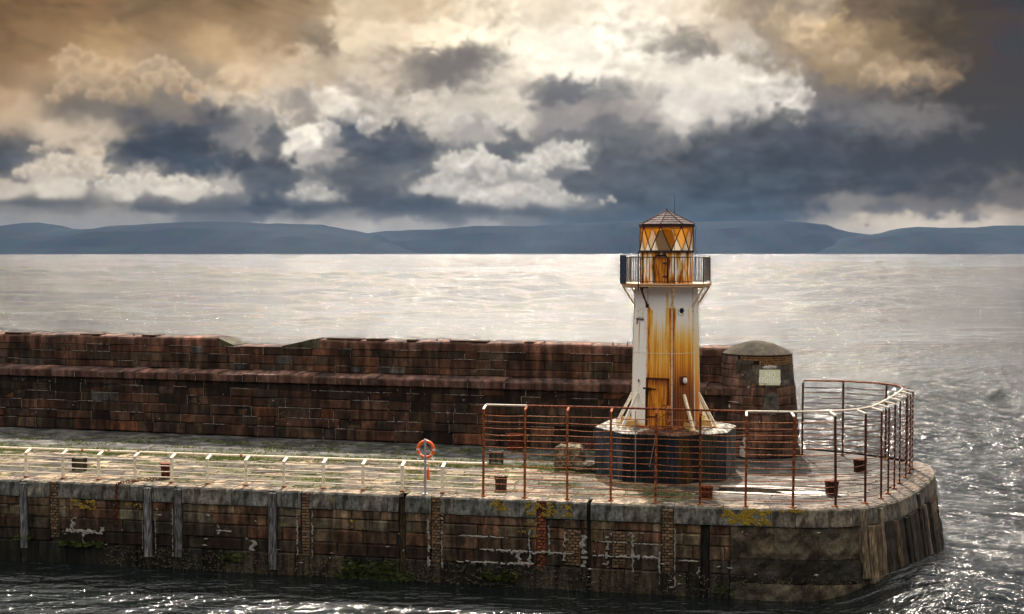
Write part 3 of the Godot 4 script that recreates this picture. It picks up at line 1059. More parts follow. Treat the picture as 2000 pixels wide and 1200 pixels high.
	# rendered stretch by the bend, in big panels of three lifts
	for lift in [[1.5, 2.655, 0.0, Color(0.37, 0.285, 0.175)], [0.62, 1.49, 0.015, Color(0.12, 0.10, 0.07)], [-0.7, 0.61, 0.05, Color(0.32, 0.255, 0.165)]]:
		var cuts := [8.06, 9.6 + lift[2] * 20.0, 11.2, 12.72]
		for i in 3:
			var sh := Shape.new()
			sh.col = tone(lift[3], 0.1, 0.05)
			var rows := []
			for j in 7:
				var row := []
				for k in 11:
					row.append(on_quay(lerpf(cuts[i] + 0.004, cuts[i + 1] - 0.004, k / 10.0), lerpf(lift[0], lift[1], j / 6.0), lift[2] + rng.randf_range(-0.022, 0.022) - (0.02 if j == 0 or j == 6 else 0.0)))
				rows.append(row)
			for j in 6:
				for k in 10:
					sh.quad(rows[j][k], rows[j][k + 1], rows[j + 1][k + 1], rows[j + 1][k])
			part("render_panel", sh, M.render, q)
	# timber facing of the round head
	l = 12.8
	while l < 19.5:
		var w := rng.randf_range(0.16, 0.36)
		if rng.randf() < (0.9 if l < 13.9 else 0.55):
			var sh := Shape.new()
			sh.col = tone(Color(0.30, 0.22, 0.14) if l < 13.9 else (Color(0.26, 0.19, 0.12) if rng.randf() < 0.35 else Color(0.085, 0.065, 0.048)), 0.4, 0.1)
			var foot := rng.randf_range(0.25, 0.8) if l < 14.2 else rng.randf_range(-0.4, 0.5)
			plank(sh, on_quay, l, l + w - 0.02, foot, 2.64 if rng.randf() < 0.7 else 3.2, 0.09 + rng.randf_range(-0.04, 0.1), 0.014)
			part("facing_timber", sh, M.timber, q)
		l += w
	# lime runs and mortar left in the joints
	var lime := Shape.new()
	lime.col = Color(0.40, 0.37, 0.32)
	for r in [[-1.3, 2.3, 1.37, 0.05], [-0.4, 0.9, 1.33, 0.07], [-2.2, 0.4, 0.88, 0.05], [3.0, 4.6, 1.34, 0.05], [4.5, 5.5, 1.36, 0.07], [3.1, 4.3, 1.88, 0.035], [-2.1, -0.2, 1.87, 0.04], [4.5, 5.6, 1.86, 0.03], [-0.2, 0.8, 0.9, 0.06], [-18.7, -16.9, 1.30, 0.085], [-18.2, -17.2, 1.36, 0.06], [6.2, 6.9, 1.30, 0.04], [-12.0, -11.2, 1.62, 0.035]]:
		smear(lime, on_quay, r[0], r[1], r[2], r[3], 0.035)
	for r in [[0.62, 0.9, 2.2, 0.05], [1.36, 1.3, 2.4, 0.03], [1.95, 1.1, 2.2, 0.06], [2.65, 0.9, 2.1, 0.09], [3.55, 1.0, 2.1, 0.05], [4.5, 0.8, 2.2, 0.05], [5.5, 0.3, 1.6, 0.035], [6.05, 0.3, 2.5, 0.025], [-18.25, 1.3, 1.85, 0.1], [-17.75, 0.75, 1.25, 0.06], [-7.98, 0.75, 2.6, 0.03], [-8.6, 0.75, 2.6, 0.03], [-3.3, 0.6, 2.5, 0.05], [-2.78, 0.6, 2.7, 0.04], [0.2, 0.9, 1.4, 0.07], [6.9, 0.7, 1.1, 0.06], [-10.45, 0.9, 1.3, 0.12], [-11.9, 1.4, 1.9, 0.05], [-16.9, 1.3, 1.55, 0.08], [-15.15, 0.7, 2.2, 0.02], [-14.6, 0.6, 2.2, 0.02], [-13.85, 0.5, 2.4, 0.025]]:
		drip(lime, on_quay, r[0], r[1], r[2], r[3], 0.04)
	for i in 60:
		var sx := rng.randf_range(-19.0, 12.0)
		var sy := rng.randf_range(0.3, 2.6)
		smear(lime, on_quay, sx, sx + rng.randf_range(0.04, 0.22), sy, rng.randf_range(0.01, 0.05), 0.04)
	part("lime_run", lime, M.mortar, q, "stuff")
	# yellow lichen, in crusts of small rosettes
	var li := Shape.new()
	for r in [[7.75, 9.5, 2.72, 3.3, 260], [7.75, 9.0, 3.0, 3.3, 120], [9.9, 10.9, 3.2, 3.31, 60], [-0.9, -0.3, 2.9, 3.3, 40], [0.5, 2.2, 2.75, 3.25, 110], [-18.3, -17.2, 2.25, 2.62, 110], [-16.0, -15.2, 2.2, 2.6, 26], [-7.2, -7.0, 2.95, 3.1, 6], [-6.6, -6.0, 1.9, 2.3, 9], [0.2, 1.0, 1.9, 2.5, 10]]:
		var nn := fnl(int(r[0] * 7.0) + 300, 1.6, 2)
		for i in int(r[4] * 2.6):
			var a := rng.randf_range(r[0], r[1])
			var b := rng.randf_range(r[2], r[3])
			if nn.get_noise_2d(a, b * 1.5) < -0.05:
				continue
			li.col = tone(Color(0.42, 0.27, 0.03), 0.3, 0.1)
			var rad := rng.randf_range(0.012, 0.05)
			var mid: Vector3 = on_quay(a, b, 0.058)
			for k in 6:
				var g0 := TAU * k / 6.0
				var g1 := TAU * (k + 1) / 6.0
				li.tri(mid, on_quay(a + cos(g0) * rad, b + sin(g0) * rad, 0.045), on_quay(a + cos(g1) * rad, b + sin(g1) * rad, 0.045))
	part("lichen", li, M.mortar, q, "stuff")

var n_deck: FastNoiseLite

func deck_tone(s: float, t: float) -> Color:
	var n := n_deck.get_noise_2d(s * 0.7, t * 1.6)
	var c := Color(0.56, 0.405, 0.265)
	c = c.lerp(Color(0.225, 0.18, 0.14), smooth(-0.16, 0.06, n_deck.get_noise_2d(s * 0.5 + 300.0, t * 1.9)))
	c = c.lerp(Color(0.17, 0.165, 0.06), smooth(-0.02, 0.2, n) * smooth(12.0, 6.0, s))
	c = c.lerp(Color(0.27, 0.225, 0.185), smooth(5.5, 8.5, s))
	var edge := 8.3 + 0.5 * n_deck.get_noise_2d(s * 0.4, 7.0) - smooth(-6.0, 4.0, s) * 0.8
	if s < 6.0:
		c = c.lerp(Color(0.13, 0.14, 0.06), smooth(edge - 0.7, edge, t))
		c = c.lerp(Color(0.19, 0.18, 0.17), smooth(edge + 0.5, edge + 1.3, t))
	else:
		c = c.lerp(Color(0.2, 0.18, 0.16), smooth(7.5, 9.5, t))
	return c

func build_deck() -> void:
	n_deck = fnl(81, 0.35, 4)
	var inner := PackedVector2Array()
	var l := -44.0
	while l < edge_len[-1] - 0.6:
		var e := edge_at(l)
		inner.append(e[0] - e[1] * 0.74)
		l += 0.5
	var deck := Shape.new()
	var n2 := fnl(82, 0.8, 3)
	var cell := 0.5
	for j in range(0, 40):
		for i in range(-86, 36):
			var p := Vector2(i * cell, j * cell)
			var whole := true
			var any := false
			var cs := [p, p + Vector2(cell, 0), p + Vector2(cell, cell), p + Vector2(0, cell)]
			for c in cs:
				var inn := Geometry2D.is_point_in_polygon(c, inner)
				whole = whole and inn
				any = any or inn
			if not any:
				continue
			var polys := [PackedVector2Array(cs)] if whole else Geometry2D.intersect_polygons(PackedVector2Array(cs), inner)
			for poly: PackedVector2Array in polys:
				var idx := Geometry2D.triangulate_polygon(poly)
				for k in range(0, idx.size(), 3):
					var tri := []
					for m in 3:
						var v := poly[idx[k + m]]
						var sunk := smooth(1.0, 0.0, Vector2((v.x - 9.4) / 2.3, (v.y - 4.2) / 0.85).length())
						tri.append(Vector3(v.x, DECK - 0.03 + n2.get_noise_2d(v.x, v.y) * 0.02 - 0.035 * sunk, -v.y))
					deck.col = tone(deck_tone(poly[idx[k]].x, poly[idx[k]].y), 0.12)
					if (tri[1] - tri[0]).cross(tri[2] - tri[0]).y < 0.0:
						deck.tri(tri[0], tri[2], tri[1])
					else:
						deck.tri(tri[0], tri[1], tri[2])
	var d := part("pier_deck", deck, M.ground, self, "structure")
	d.position = PIER_ORIGIN
	d.rotation_degrees.y = PIER_TURN
	# paving: rows of worn setts along the edge, slabs on the round head
	var rest := Shape.new()
	var count := 0
	var t := 1.12
	while t < 12.2:
		var depth := rng.randf_range(0.34, 0.5)
		var s := -27.0 + rng.randf()
		while s < 15.5:
			var w := rng.randf_range(0.45, 1.15)
			var mid := Vector2(s + w * 0.5, t + depth * 0.5)
			var skip := t > 7.3 + n_deck.get_noise_2d(mid.x * 0.5, 3.0) and s < 8.0
			skip = skip or n_deck.get_noise_2d(mid.x * 0.7, mid.y * 1.6) > 0.10 + rng.randf() * 0.12 and s < 8.0
			skip = skip or Vector2((mid.x - 9.4) / 2.2, (mid.y - 4.2) / 0.75).length() < 1.0
			for c: Vector2 in [Vector2(s, t), Vector2(s + w, t), Vector2(s, t + depth), Vector2(s + w, t + depth)]:
				skip = skip or not Geometry2D.is_point_in_polygon(c, inner)
			if not skip:
				var sh := rest if count >= 300 else Shape.new()
				sh.col = tone(deck_tone(mid.x, mid.y), 0.22, 0.06)
				var y := DECK + rng.randf_range(-0.022, 0.002)
				var tx := rng.randf_range(-0.008, 0.008)
				var tz := rng.randf_range(-0.008, 0.008)
				var g := 0.007
				var top := []
				var low := []
				for c: Vector2 in [Vector2(-1, -1), Vector2(1, -1), Vector2(1, 1), Vector2(-1, 1)]:
					var hx := (w * 0.5 - g) * c.x + rng.randf_range(-0.012, 0.012)
					var hz := (depth * 0.5 - g) * c.y + rng.randf_range(-0.012, 0.012)
					low.append(Vector3(mid.x + hx, DECK - 0.05, -(mid.y + hz)))
					top.append(Vector3(mid.x + hx * 0.95, y + tx * c.x + tz * c.y, -(mid.y + hz * 0.93)))
				sh.quad(top[0], top[1], top[2], top[3])
				for k in 4:
					sh.quad(low[k], low[(k + 1) % 4], top[(k + 1) % 4], top[k])
				if count < 300:
					part("paving_stone", sh, M.paving, d)
				count += 1
			s += w
		t += depth
	part("paving", rest, M.paving, d, "stuff")
	# rain water standing in a hollow
	var wet := Shape.new()
	var np := fnl(83, 0.9, 3)
	var ring := []
	for k in 64:
		var g := TAU * k / 64.0
		var r := 1.0 + 0.34 * np.get_noise_2d(cos(g) * 2.0, sin(g) * 2.0)
		ring.append(Vector3(9.45 + cos(g) * 2.1 * r, DECK - 0.028, -(4.2 + sin(g) * 0.7 * r)))
	for k in 64:
		wet.tri(Vector3(9.45, DECK - 0.028, -4.2), ring[k], ring[(k + 1) % 64])
	var pale := Shape.new()  # sun glare round the wet hollow, put into the colour as near-white patches
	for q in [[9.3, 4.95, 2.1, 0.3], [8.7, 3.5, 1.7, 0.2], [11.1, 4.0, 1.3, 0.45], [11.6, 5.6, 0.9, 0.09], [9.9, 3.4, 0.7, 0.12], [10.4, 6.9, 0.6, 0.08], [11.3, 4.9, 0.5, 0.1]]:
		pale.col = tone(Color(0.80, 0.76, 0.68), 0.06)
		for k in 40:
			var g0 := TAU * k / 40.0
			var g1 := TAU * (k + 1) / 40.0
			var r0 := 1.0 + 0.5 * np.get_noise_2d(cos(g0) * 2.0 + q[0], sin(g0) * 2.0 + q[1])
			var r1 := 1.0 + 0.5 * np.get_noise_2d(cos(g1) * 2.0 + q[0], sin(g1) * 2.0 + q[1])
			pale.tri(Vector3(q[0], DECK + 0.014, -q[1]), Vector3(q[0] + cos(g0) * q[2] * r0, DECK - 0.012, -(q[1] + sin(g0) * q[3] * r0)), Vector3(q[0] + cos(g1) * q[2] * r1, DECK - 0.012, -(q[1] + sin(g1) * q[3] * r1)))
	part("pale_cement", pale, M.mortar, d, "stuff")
	var pu := part("puddle", wet, M.puddle, self, "structure")
	pu.position = PIER_ORIGIN
	pu.rotation_degrees.y = PIER_TURN

# ------------------------------------------------------------------ breakwater wall and its round end
func build_wall() -> void:
	var at := pier(0.0, 13.0, DECK)
	var w := thing("breakwater_wall", "long dark red sandstone wall with a ledge halfway up, behind the pier's deck", "wall", at, WALL_TURN)
	var X0 := -37.0
	var X1 := 9.2
	var core := Shape.new()
	core.col = Color(0.07, 0.04, 0.03)
	core.box(Vector3((X0 + X1) * 0.5, 1.45, -1.6), Vector3(X1 - X0, 3.1, 3.04))
	core.box(Vector3((X0 + X1) * 0.5, 3.6, -2.25), Vector3(X1 - X0, 1.62, 1.7))
	part("wall_core", core, M.sandstone, w)
	var mort := Shape.new()
	mort.col = Color(0.48, 0.41, 0.34)
	var reds := [Color(0.225, 0.108, 0.064), Color(0.19, 0.102, 0.063), Color(0.16, 0.093, 0.06), Color(0.26, 0.118, 0.067), Color(0.15, 0.098, 0.06)]
	var levels := [0.0, 0.56, 1.02, 1.53, 2.0, 2.42, 2.76]
	for c in 6:
		var x := X0 + rng.randf() * 0.6
		while x < X1:
			var wd := rng.randf_range(0.5, 1.2) if rng.randf() < 0.6 else rng.randf_range(1.2, 1.95)
			var x2 := minf(x + wd, X1)
			var sh := Shape.new()
			var col: Color = reds[rng.randi() % 5]
			if c == 5 or c == 4:
				col = col * 0.82
			var pick := rng.randf()
			if pick > 0.965:
				col = Color(0.36, 0.145, 0.075)
			elif pick > 0.945:
				col = Color(0.20, 0.17, 0.145)
			sh.col = tone(col, 0.33, 0.1)
			var worn := rng.randf_range(0.03, 0.09) if rng.randf() < 0.12 else 0.0
			sh.stone(on_wall, x, x2, levels[c] + rng.randf_range(-0.012, 0.018), levels[c + 1] + rng.randf_range(-0.02, 0.008), rng.randf_range(-0.03, 0.025) - 0.03 * levels[c] - worn, 0.045, rng, 0.12, rng.randf_range(0.006, 0.014))
			part("wall_stone", sh, M.sandstone, w)
			if rng.randf() < 0.34:
				smear(mort, on_wall, x - 0.05, x2 + 0.05, levels[c + 1], 0.014, 0.012 - 0.03 * levels[c])
			if rng.randf() < 0.3:
				drip(mort, on_wall, x2, levels[c], levels[c + 1], 0.012, 0.012 - 0.03 * levels[c])
			x = x2
	# ledge: rounded long stones
	var x := X0
	while x < X1:
		var x2 := minf(x + rng.randf_range(0.7, 1.5), X1)
		var sh := Shape.new()
		sh.col = tone(Color(0.30, 0.155, 0.115), 0.2, 0.06)
		var dip := rng.randf_range(-0.035, 0.04)
		sh.block(on_wall, x, x2, [Vector2(-1.42, 3.1), Vector2(-1.38, 3.23 + dip), Vector2(-0.75, 3.21 + dip), Vector2(-0.05, 3.16 + dip), Vector2(0.035, 3.135 + dip), Vector2(0.06, 3.08 + dip), Vector2(0.055, 2.79), Vector2(0.0, 2.765), Vector2(-0.2, 2.765)], 0.016, rng, 0.014, 2)
		part("ledge_stone", sh, M.sandstone, w)
		if rng.randf() < 0.4:
			drip(mort, on_wall, x2, 2.78, 3.05, 0.014, 0.075)
		x = x2
	# upper wall: courses behind the ledge
	var up := [3.22, 3.57, 4.04, 4.43]
	for c in 3:
		x = X0 + rng.randf() * 0.5
		while x < X1:
			var x2 := minf(x + rng.randf_range(0.6, 1.5), X1)
			var sh := Shape.new()
			var col: Color = reds[rng.randi() % 5] * 1.15
			if rng.randf() > 0.96:
				col = Color(0.22, 0.19, 0.16)
			sh.col = tone(col, 0.22, 0.08)
			sh.stone(on_wall, x, x2, up[c], up[c + 1], -1.36 + rng.randf_range(-0.02, 0.02), 0.03, rng, 0.12, 0.008)
			part("parapet_stone", sh, M.sandstone, w)
			if rng.randf() < 0.3:
				smear(mort, on_wall, x - 0.05, x2 + 0.05, up[c + 1], 0.013, -1.33)
			if rng.randf() < 0.25:
				drip(mort, on_wall, x2, up[c], up[c + 1], 0.012, -1.33)
			x = x2
	for i in 90:
		var dx := rng.randf_range(X0, X1)
		var dy := rng.randf_range(0.3, 2.7)
		smear(mort, on_wall, dx, dx + rng.randf_range(0.03, 0.12), dy, rng.randf_range(0.012, 0.035), 0.02 - 0.03 * dy)
	part("mortar", mort, M.mortar, w, "stuff")
	# capping: rounded stones, missing between the two sloped ends
	x = X0
	while x < X1:
		var x2 := minf(x + rng.randf_range(0.75, 1.7), X1)
		if x < -18.9 and x2 > -18.9:
			x2 = -18.9
		elif x < -13.2 and x2 > -13.2:
			x2 = -13.2
		var low := x > -18.95 and x2 < -13.15
		var sh := Shape.new()
		sh.col = tone(Color(0.33, 0.16, 0.105), 0.2, 0.06)
		var top := 4.5 if low else (4.9 + rng.randf_range(-0.035, 0.03) + 0.03 * smooth(-22.0, -34.0, x) - 0.05 * smooth(-2.0, 8.0, x))
		var base := 4.44
		if low and x < -18.2 or low and x2 > -13.9:
			# the sloped end stones
			var left := x < -18.2
			if left:
				x2 = minf(-18.0, x2 + 0.4)
			var pts := PackedVector2Array([Vector2(x, base), Vector2(x2, base), Vector2(x2, 4.52), Vector2(x, 4.88)]) if left else PackedVector2Array([Vector2(x, base), Vector2(x2, base), Vector2(x2, 4.9), Vector2(x, 4.52)])
			sh.col = Color(0.19, 0.17, 0.10)
			sh.prism(pts, 1.5, Transform3D(Basis.IDENTITY, Vector3(0, 0, -2.86)))
		else:
			sh.block(on_wall, x, x2, [Vector2(-2.9, base), Vector2(-2.9, top - 0.1), Vector2(-2.75, top), Vector2(-1.6, top - 0.01), Vector2(-1.42, top - 0.05), Vector2(-1.35, top - 0.14 if not low else top - 0.04), Vector2(-1.35, base), Vector2(-1.5, base - 0.005)], 0.02, rng, 0.008, 2)
		part("capping_stone", sh, M.sandstone, w)
		x = x2
	# flat slabs lying on the capping
	for q in [[-11.9, 1.9, 0.06], [-10.2, 1.0, 0.07], [-8.3, 0.5, 0.05], [-5.3, 1.9, 0.05], [-26.5, 1.2, 0.05], [-31.0, 1.6, 0.06], [3.6, 0.9, 0.1], [4.4, 0.4, 0.09], [5.5, 0.6, 0.08], [-2.2, 0.5, 0.06], [-23.0, 0.8, 0.05]]:
		var sh := Shape.new()
		sh.col = tone(Color(0.17, 0.105, 0.065), 0.2)
		sh.box(Vector3(q[0], 4.895 + q[2] * 0.5, -1.75), Vector3(q[1], q[2] + 0.03, 0.6), Basis(Vector3.UP, rng.randf_range(-0.06, 0.06)), 0.02)
		part("top_slab", sh, M.sandstone, w)
	# iron pins standing on the top
	for q in [-24.0, -7.0, -6.3, -4.8, -1.5, 1.9, 2.6]:
		var sh := Shape.new()
		sh.tube([Vector3(q, 4.85, -1.7), Vector3(q, 5.02, -1.7)], 0.035, 6)
		part("iron_pin", sh, M.dark_iron, w)

const BUTTRESS_H := 4.6
func on_buttress(l: float, y: float, d: float) -> Vector3:
	# l: angle round the tower in units of 2 m of its girth; 0 faces the camera
	var r := lerpf(1.97, 1.56, y / BUTTRESS_H) + d
	var g := l / 2.0
	return Vector3(sin(g) * r, y, cos(g) * r)

func build_buttress() -> void:
	var at := Vector3(11.42, DECK, -59.4)
	var b := thing("round_buttress", "squat tapering round stone tower with a shallow domed cap at the end of the wall", "tower", at, -10.9)
	var core := Shape.new()
	core.col = Color(0.07, 0.045, 0.032)
	core.lathe([Vector2(1.88, -0.1), Vector2(1.47, BUTTRESS_H)], 40)
	part("tower_core", core, M.sandstone, b)
	var y := 0.0
	var c := 0
	while y < BUTTRESS_H - 0.5:
		var y2 := minf(y + rng.randf_range(0.33, 0.44), BUTTRESS_H - 0.42)
		if BUTTRESS_H - 0.42 - y2 < 0.2:
			y2 = BUTTRESS_H - 0.42
		var l := -4.4 + rng.randf() * 0.4
		while l < 4.4:
			var l2 := l + rng.randf_range(0.55, 1.15)
			var sh := Shape.new()
			var col := Color(0.36, 0.195, 0.11).lerp(Color(0.37, 0.18, 0.12), rng.randf())
			if l < -0.8:
				col = col.lerp(Color(0.33, 0.19, 0.15), 0.6)
			sh.col = tone(col, 0.2, 0.07)
			# long stones follow the round in two steps
			var m := (l + l2) * 0.5
			sh.stone(on_buttress, l, l2, y, y2, rng.randf_range(0.0, 0.03) + 0.025, 0.02, rng, 0.16, 0.008)
			part("tower_stone", sh, M.sandstone, b)
			l = l2
		y = y2
		c += 1
	# three courses of brick under the cap
	for row in 4:
		var l := -1.0 + row * 0.12
		while l < 2.6:
			if row > 1 and l < 0.0:
				l += 0.125
				continue
			var sh := Shape.new()
			sh.col = tone(Color(0.36, 0.2, 0.09), 0.3, 0.1)
			sh.stone(on_buttress, l, l + 0.125, BUTTRESS_H - 0.11 - row * 0.1, BUTTRESS_H - 0.01 - row * 0.1, 0.02, 0.01, rng, 0.06, 0.012)
			part("brick", sh, M.brick, b)
			l += 0.125
	for l in [-1.6, -2.45, -3.3, -4.1, 3.0, 3.8]:
		var sh := Shape.new()
		sh.col = tone(Color(0.24, 0.14, 0.11), 0.15)
		sh.stone(on_buttress, l - 0.4, l + 0.42, BUTTRESS_H - 0.42, BUTTRESS_H - 0.01, 0.04, 0.02, rng, 0.16, 0.008)
		part("tower_stone", sh, M.sandstone, b)
	# patches of grey render
	for q in [[-1.0, 2.9, 3.15, 4.2, 0.055, Color(0.34, 0.28, 0.215)], [0.28, 1.18, 1.95, 3.0, 0.058, Color(0.34, 0.30, 0.25)], [-1.3, -0.2, 3.75, 4.45, 0.052, Color(0.25, 0.215, 0.16)]]:
		var sh := Shape.new()
		sh.col = q[5]
		var n := 18
		var rows := []
		for i in n + 1:
			var l: float = lerpf(q[0], q[1], float(i) / n)
			var lo: float = q[2] + rng.randf_range(-0.06, 0.1) + (0.25 if i == 0 or i == n else 0.0)
			var hi: float = q[3] + rng.randf_range(-0.04, 0.04)
			var col := []
			for k in 6:
				var f := k / 5.0
				col.append(on_buttress(l, lerpf(lo, hi, f), q[4] + rng.randf_range(-0.006, 0.006) - (0.05 if k == 0 or k == 5 or i == 0 or i == n else 0.0)))
			rows.append(col)
		for i in n:
			for k in 5:
				sh.quad(rows[i][k], rows[i + 1][k], rows[i + 1][k + 1], rows[i][k + 1])
		part("render_patch", sh, M.render, b)
	# splashes of white paint and bolts
	var white := Shape.new()
	white.col = Color(0.6, 0.57, 0.52)
	drip(white, on_buttress, -0.62, 0.05, 0.55, 0.13, 0.075)
	drip(white, on_buttress, -0.58, 0.4, 0.95, 0.07, 0.075)
	for q in [[-0.85, 3.75, 0.05], [-2.1, 2.2, 0.05], [-1.55, 2.25, 0.06], [-0.5, 3.2, 0.05], [0.1, 1.7, 0.03], [0.5, 0.2, 0.05]]:
		smear(white, on_buttress, q[0], q[0] + q[2] * 2.4, q[1], q[2], 0.07)
	smear(white, on_buttress, -2.2, -0.9, 2.5, 0.02, 0.06)
	smear(white, on_buttress, 0.3, 1.1, 4.12, 0.09, 0.062)
	part("paint_splash", white, M.mortar, b, "stuff")
	var dome := Shape.new()
	dome.col = Color(0.15, 0.115, 0.068)
	var prof := [Vector2(1.5, BUTTRESS_H - 0.02), Vector2(1.6, BUTTRESS_H), Vector2(1.6, BUTTRESS_H + 0.05)]
	for k in 9:
		var f := 1.0 - k / 8.0
		prof.append(Vector2(1.59 * f, BUTTRESS_H + 0.06 + 0.56 * (1.0 - pow(f, 1.9))))
	dome.lathe(prof, 48)
	part("domed_cap", dome, M.render, b)
	var cable := Shape.new()
	cable.tube([on_buttress(-0.12, 0.9, 0.09), on_buttress(-0.14, 2.0, 0.09), on_buttress(-0.1, 3.1, 0.09)], 0.018, 5)
	part("cable", cable, M.dark_iron, b)
	# the sign
	var turn := -10.9 + rad_to_deg(0.40 / 1.0) * 0.42
	var dirn := Vector3(sin(deg_to_rad(-3.0)), 0.0, cos(deg_to_rad(-3.0)))
	var spot := Vector3(11.66, 0.0, -57.68)
	var sg := thing("no_fishing_sign", "pale green board reading NO FISHING in faded white letters, fixed to the round stone tower", "sign", spot + Vector3.UP * 6.6, -4.0)
	var board := Shape.new()
	board.col = Color.WHITE
	board.box(Vector3(0, 0.36, 0), Vector3(0.94, 0.7, 0.03), Basis.IDENTITY, 0.006)
	var bm := plain(Color(0.62, 0.64, 0.47), 0.7)
	part("board", board, bm, sg)
	for line in [["NO", 0.47], ["FISHING", 0.21]]:
		var tm := TextMesh.new()
		var f := SystemFont.new()
		f.font_names = PackedStringArray(["Droid Sans"])
		tm.font = f
		tm.font_size = 64
		tm.pixel_size = 0.24 / 46.0
		tm.depth = 0.006
		tm.text = line[0]
		var o := part("lettering", tm, plain(Color(0.88, 0.88, 0.80), 0.7), sg)
		o.position = Vector3(0.03 if line[0] == "NO" else 0.0, line[1] + 0.03, 0.017)
		if line[0] == "FISHING":
			o.scale.x = 0.80
	var bracket := Shape.new()
	bracket.box(Vector3(-0.25, 0.36, -0.11), Vector3(0.06, 0.5, 0.19))
	bracket.box(Vector3(0.25, 0.36, -0.11), Vector3(0.06, 0.5, 0.19))
	part("bracket", bracket, M.dark_iron, sg)

# ------------------------------------------------------------------ plinth and lighthouse
func oct(k: float, r: float, y: float) -> Vector3:
	# corner k of an eight-sided ring; corner 0 stands 35 degrees left of the side that faces the camera
	var g := deg_to_rad(-35.0 + 45.0 * k)
	return Vector3(sin(g) * r, y, cos(g) * r)

func build_plinth() -> void:
	var p := thing("plinth", "eight-sided concrete plinth painted blue-black with a pale top, under the lighthouse", "plinth", Vector3(TOWER_AT.x, DECK, TOWER_AT.z), TOWER_TURN)
	var h := PLINTH_TOP - DECK
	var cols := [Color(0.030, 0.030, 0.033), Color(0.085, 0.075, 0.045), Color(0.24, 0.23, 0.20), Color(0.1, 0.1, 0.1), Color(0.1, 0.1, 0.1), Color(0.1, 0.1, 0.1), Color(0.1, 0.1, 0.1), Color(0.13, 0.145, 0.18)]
	for k in 8:
		var sh := Shape.new()
		var a := oct(k, 3.03, -0.1)
		var b := oct(k + 1, 3.03, -0.1)
		var n := 14
		var m := 8
		var up := Vector3.UP * (h + 0.04)
		var nn := fnl(400 + k, 2.2, 3)
		for i in n:
			for j in m:
				var f0 := float(i) / n
				var f1 := float(i + 1) / n
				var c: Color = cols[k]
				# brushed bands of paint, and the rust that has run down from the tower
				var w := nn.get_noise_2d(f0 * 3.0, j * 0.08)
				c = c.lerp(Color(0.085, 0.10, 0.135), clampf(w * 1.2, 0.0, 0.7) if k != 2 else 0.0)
				if k == 1:
					c = Color(0.14, 0.075, 0.022).lerp(Color(0.02, 0.014, 0.01), smooth(0.18, 0.3, f0)) if f0 < 0.42 else Color(0.095, 0.09, 0.065).lerp(Color(0.05, 0.06, 0.08), smooth(0.75, 0.8, f0))
				if k == 0 and f0 > 0.78:
					c = c.lerp(Color(0.04, 0.055, 0.085), 0.7)
				sh.col = tone(c, 0.02)
				sh.quad(a.lerp(b, f0) + up * (float(j) / m), a.lerp(b, f1) + up * (float(j) / m), a.lerp(b, f1) + up * (float(j + 1) / m), a.lerp(b, f0) + up * (float(j + 1) / m))
		part("plinth_face", sh, M.concrete, p)
	var top := Shape.new()
	for k in 8:
		for ring in 4:
			var r0: float = [0.0, 1.6, 2.4, 2.85][ring]
			var r1: float = [1.6, 2.4, 2.85, 3.04][ring]
			var y0: float = h + [0.0, 0.0, 0.0, -0.01][ring]
			var y1: float = h + [0.0, 0.0, -0.01, -0.075][ring]
			for i in 4:
				top.col = tone(Color(0.80, 0.75, 0.65), 0.08)
				if k == 0 and i > 0 or k == 1 and i < 2:
					top.col = tone(Color(0.26, 0.12, 0.07), 0.2)
				elif ring == 1 and rng.randf() < 0.5:
					top.col = tone(Color(0.55, 0.36, 0.15), 0.2)
				var a := oct(k, r1, y1).lerp(oct(k + 1, r1, y1), i / 4.0)
				var b := oct(k, r1, y1).lerp(oct(k + 1, r1, y1), (i + 1) / 4.0)
				var d := oct(k, r0, y0).lerp(oct(k + 1, r0, y0), (i + 1) / 4.0)
				var e := oct(k, r0, y0).lerp(oct(k + 1, r0, y0), i / 4.0)
				top.quad(a, b, d, e)
	part("plinth_top", top, M.concrete, p)

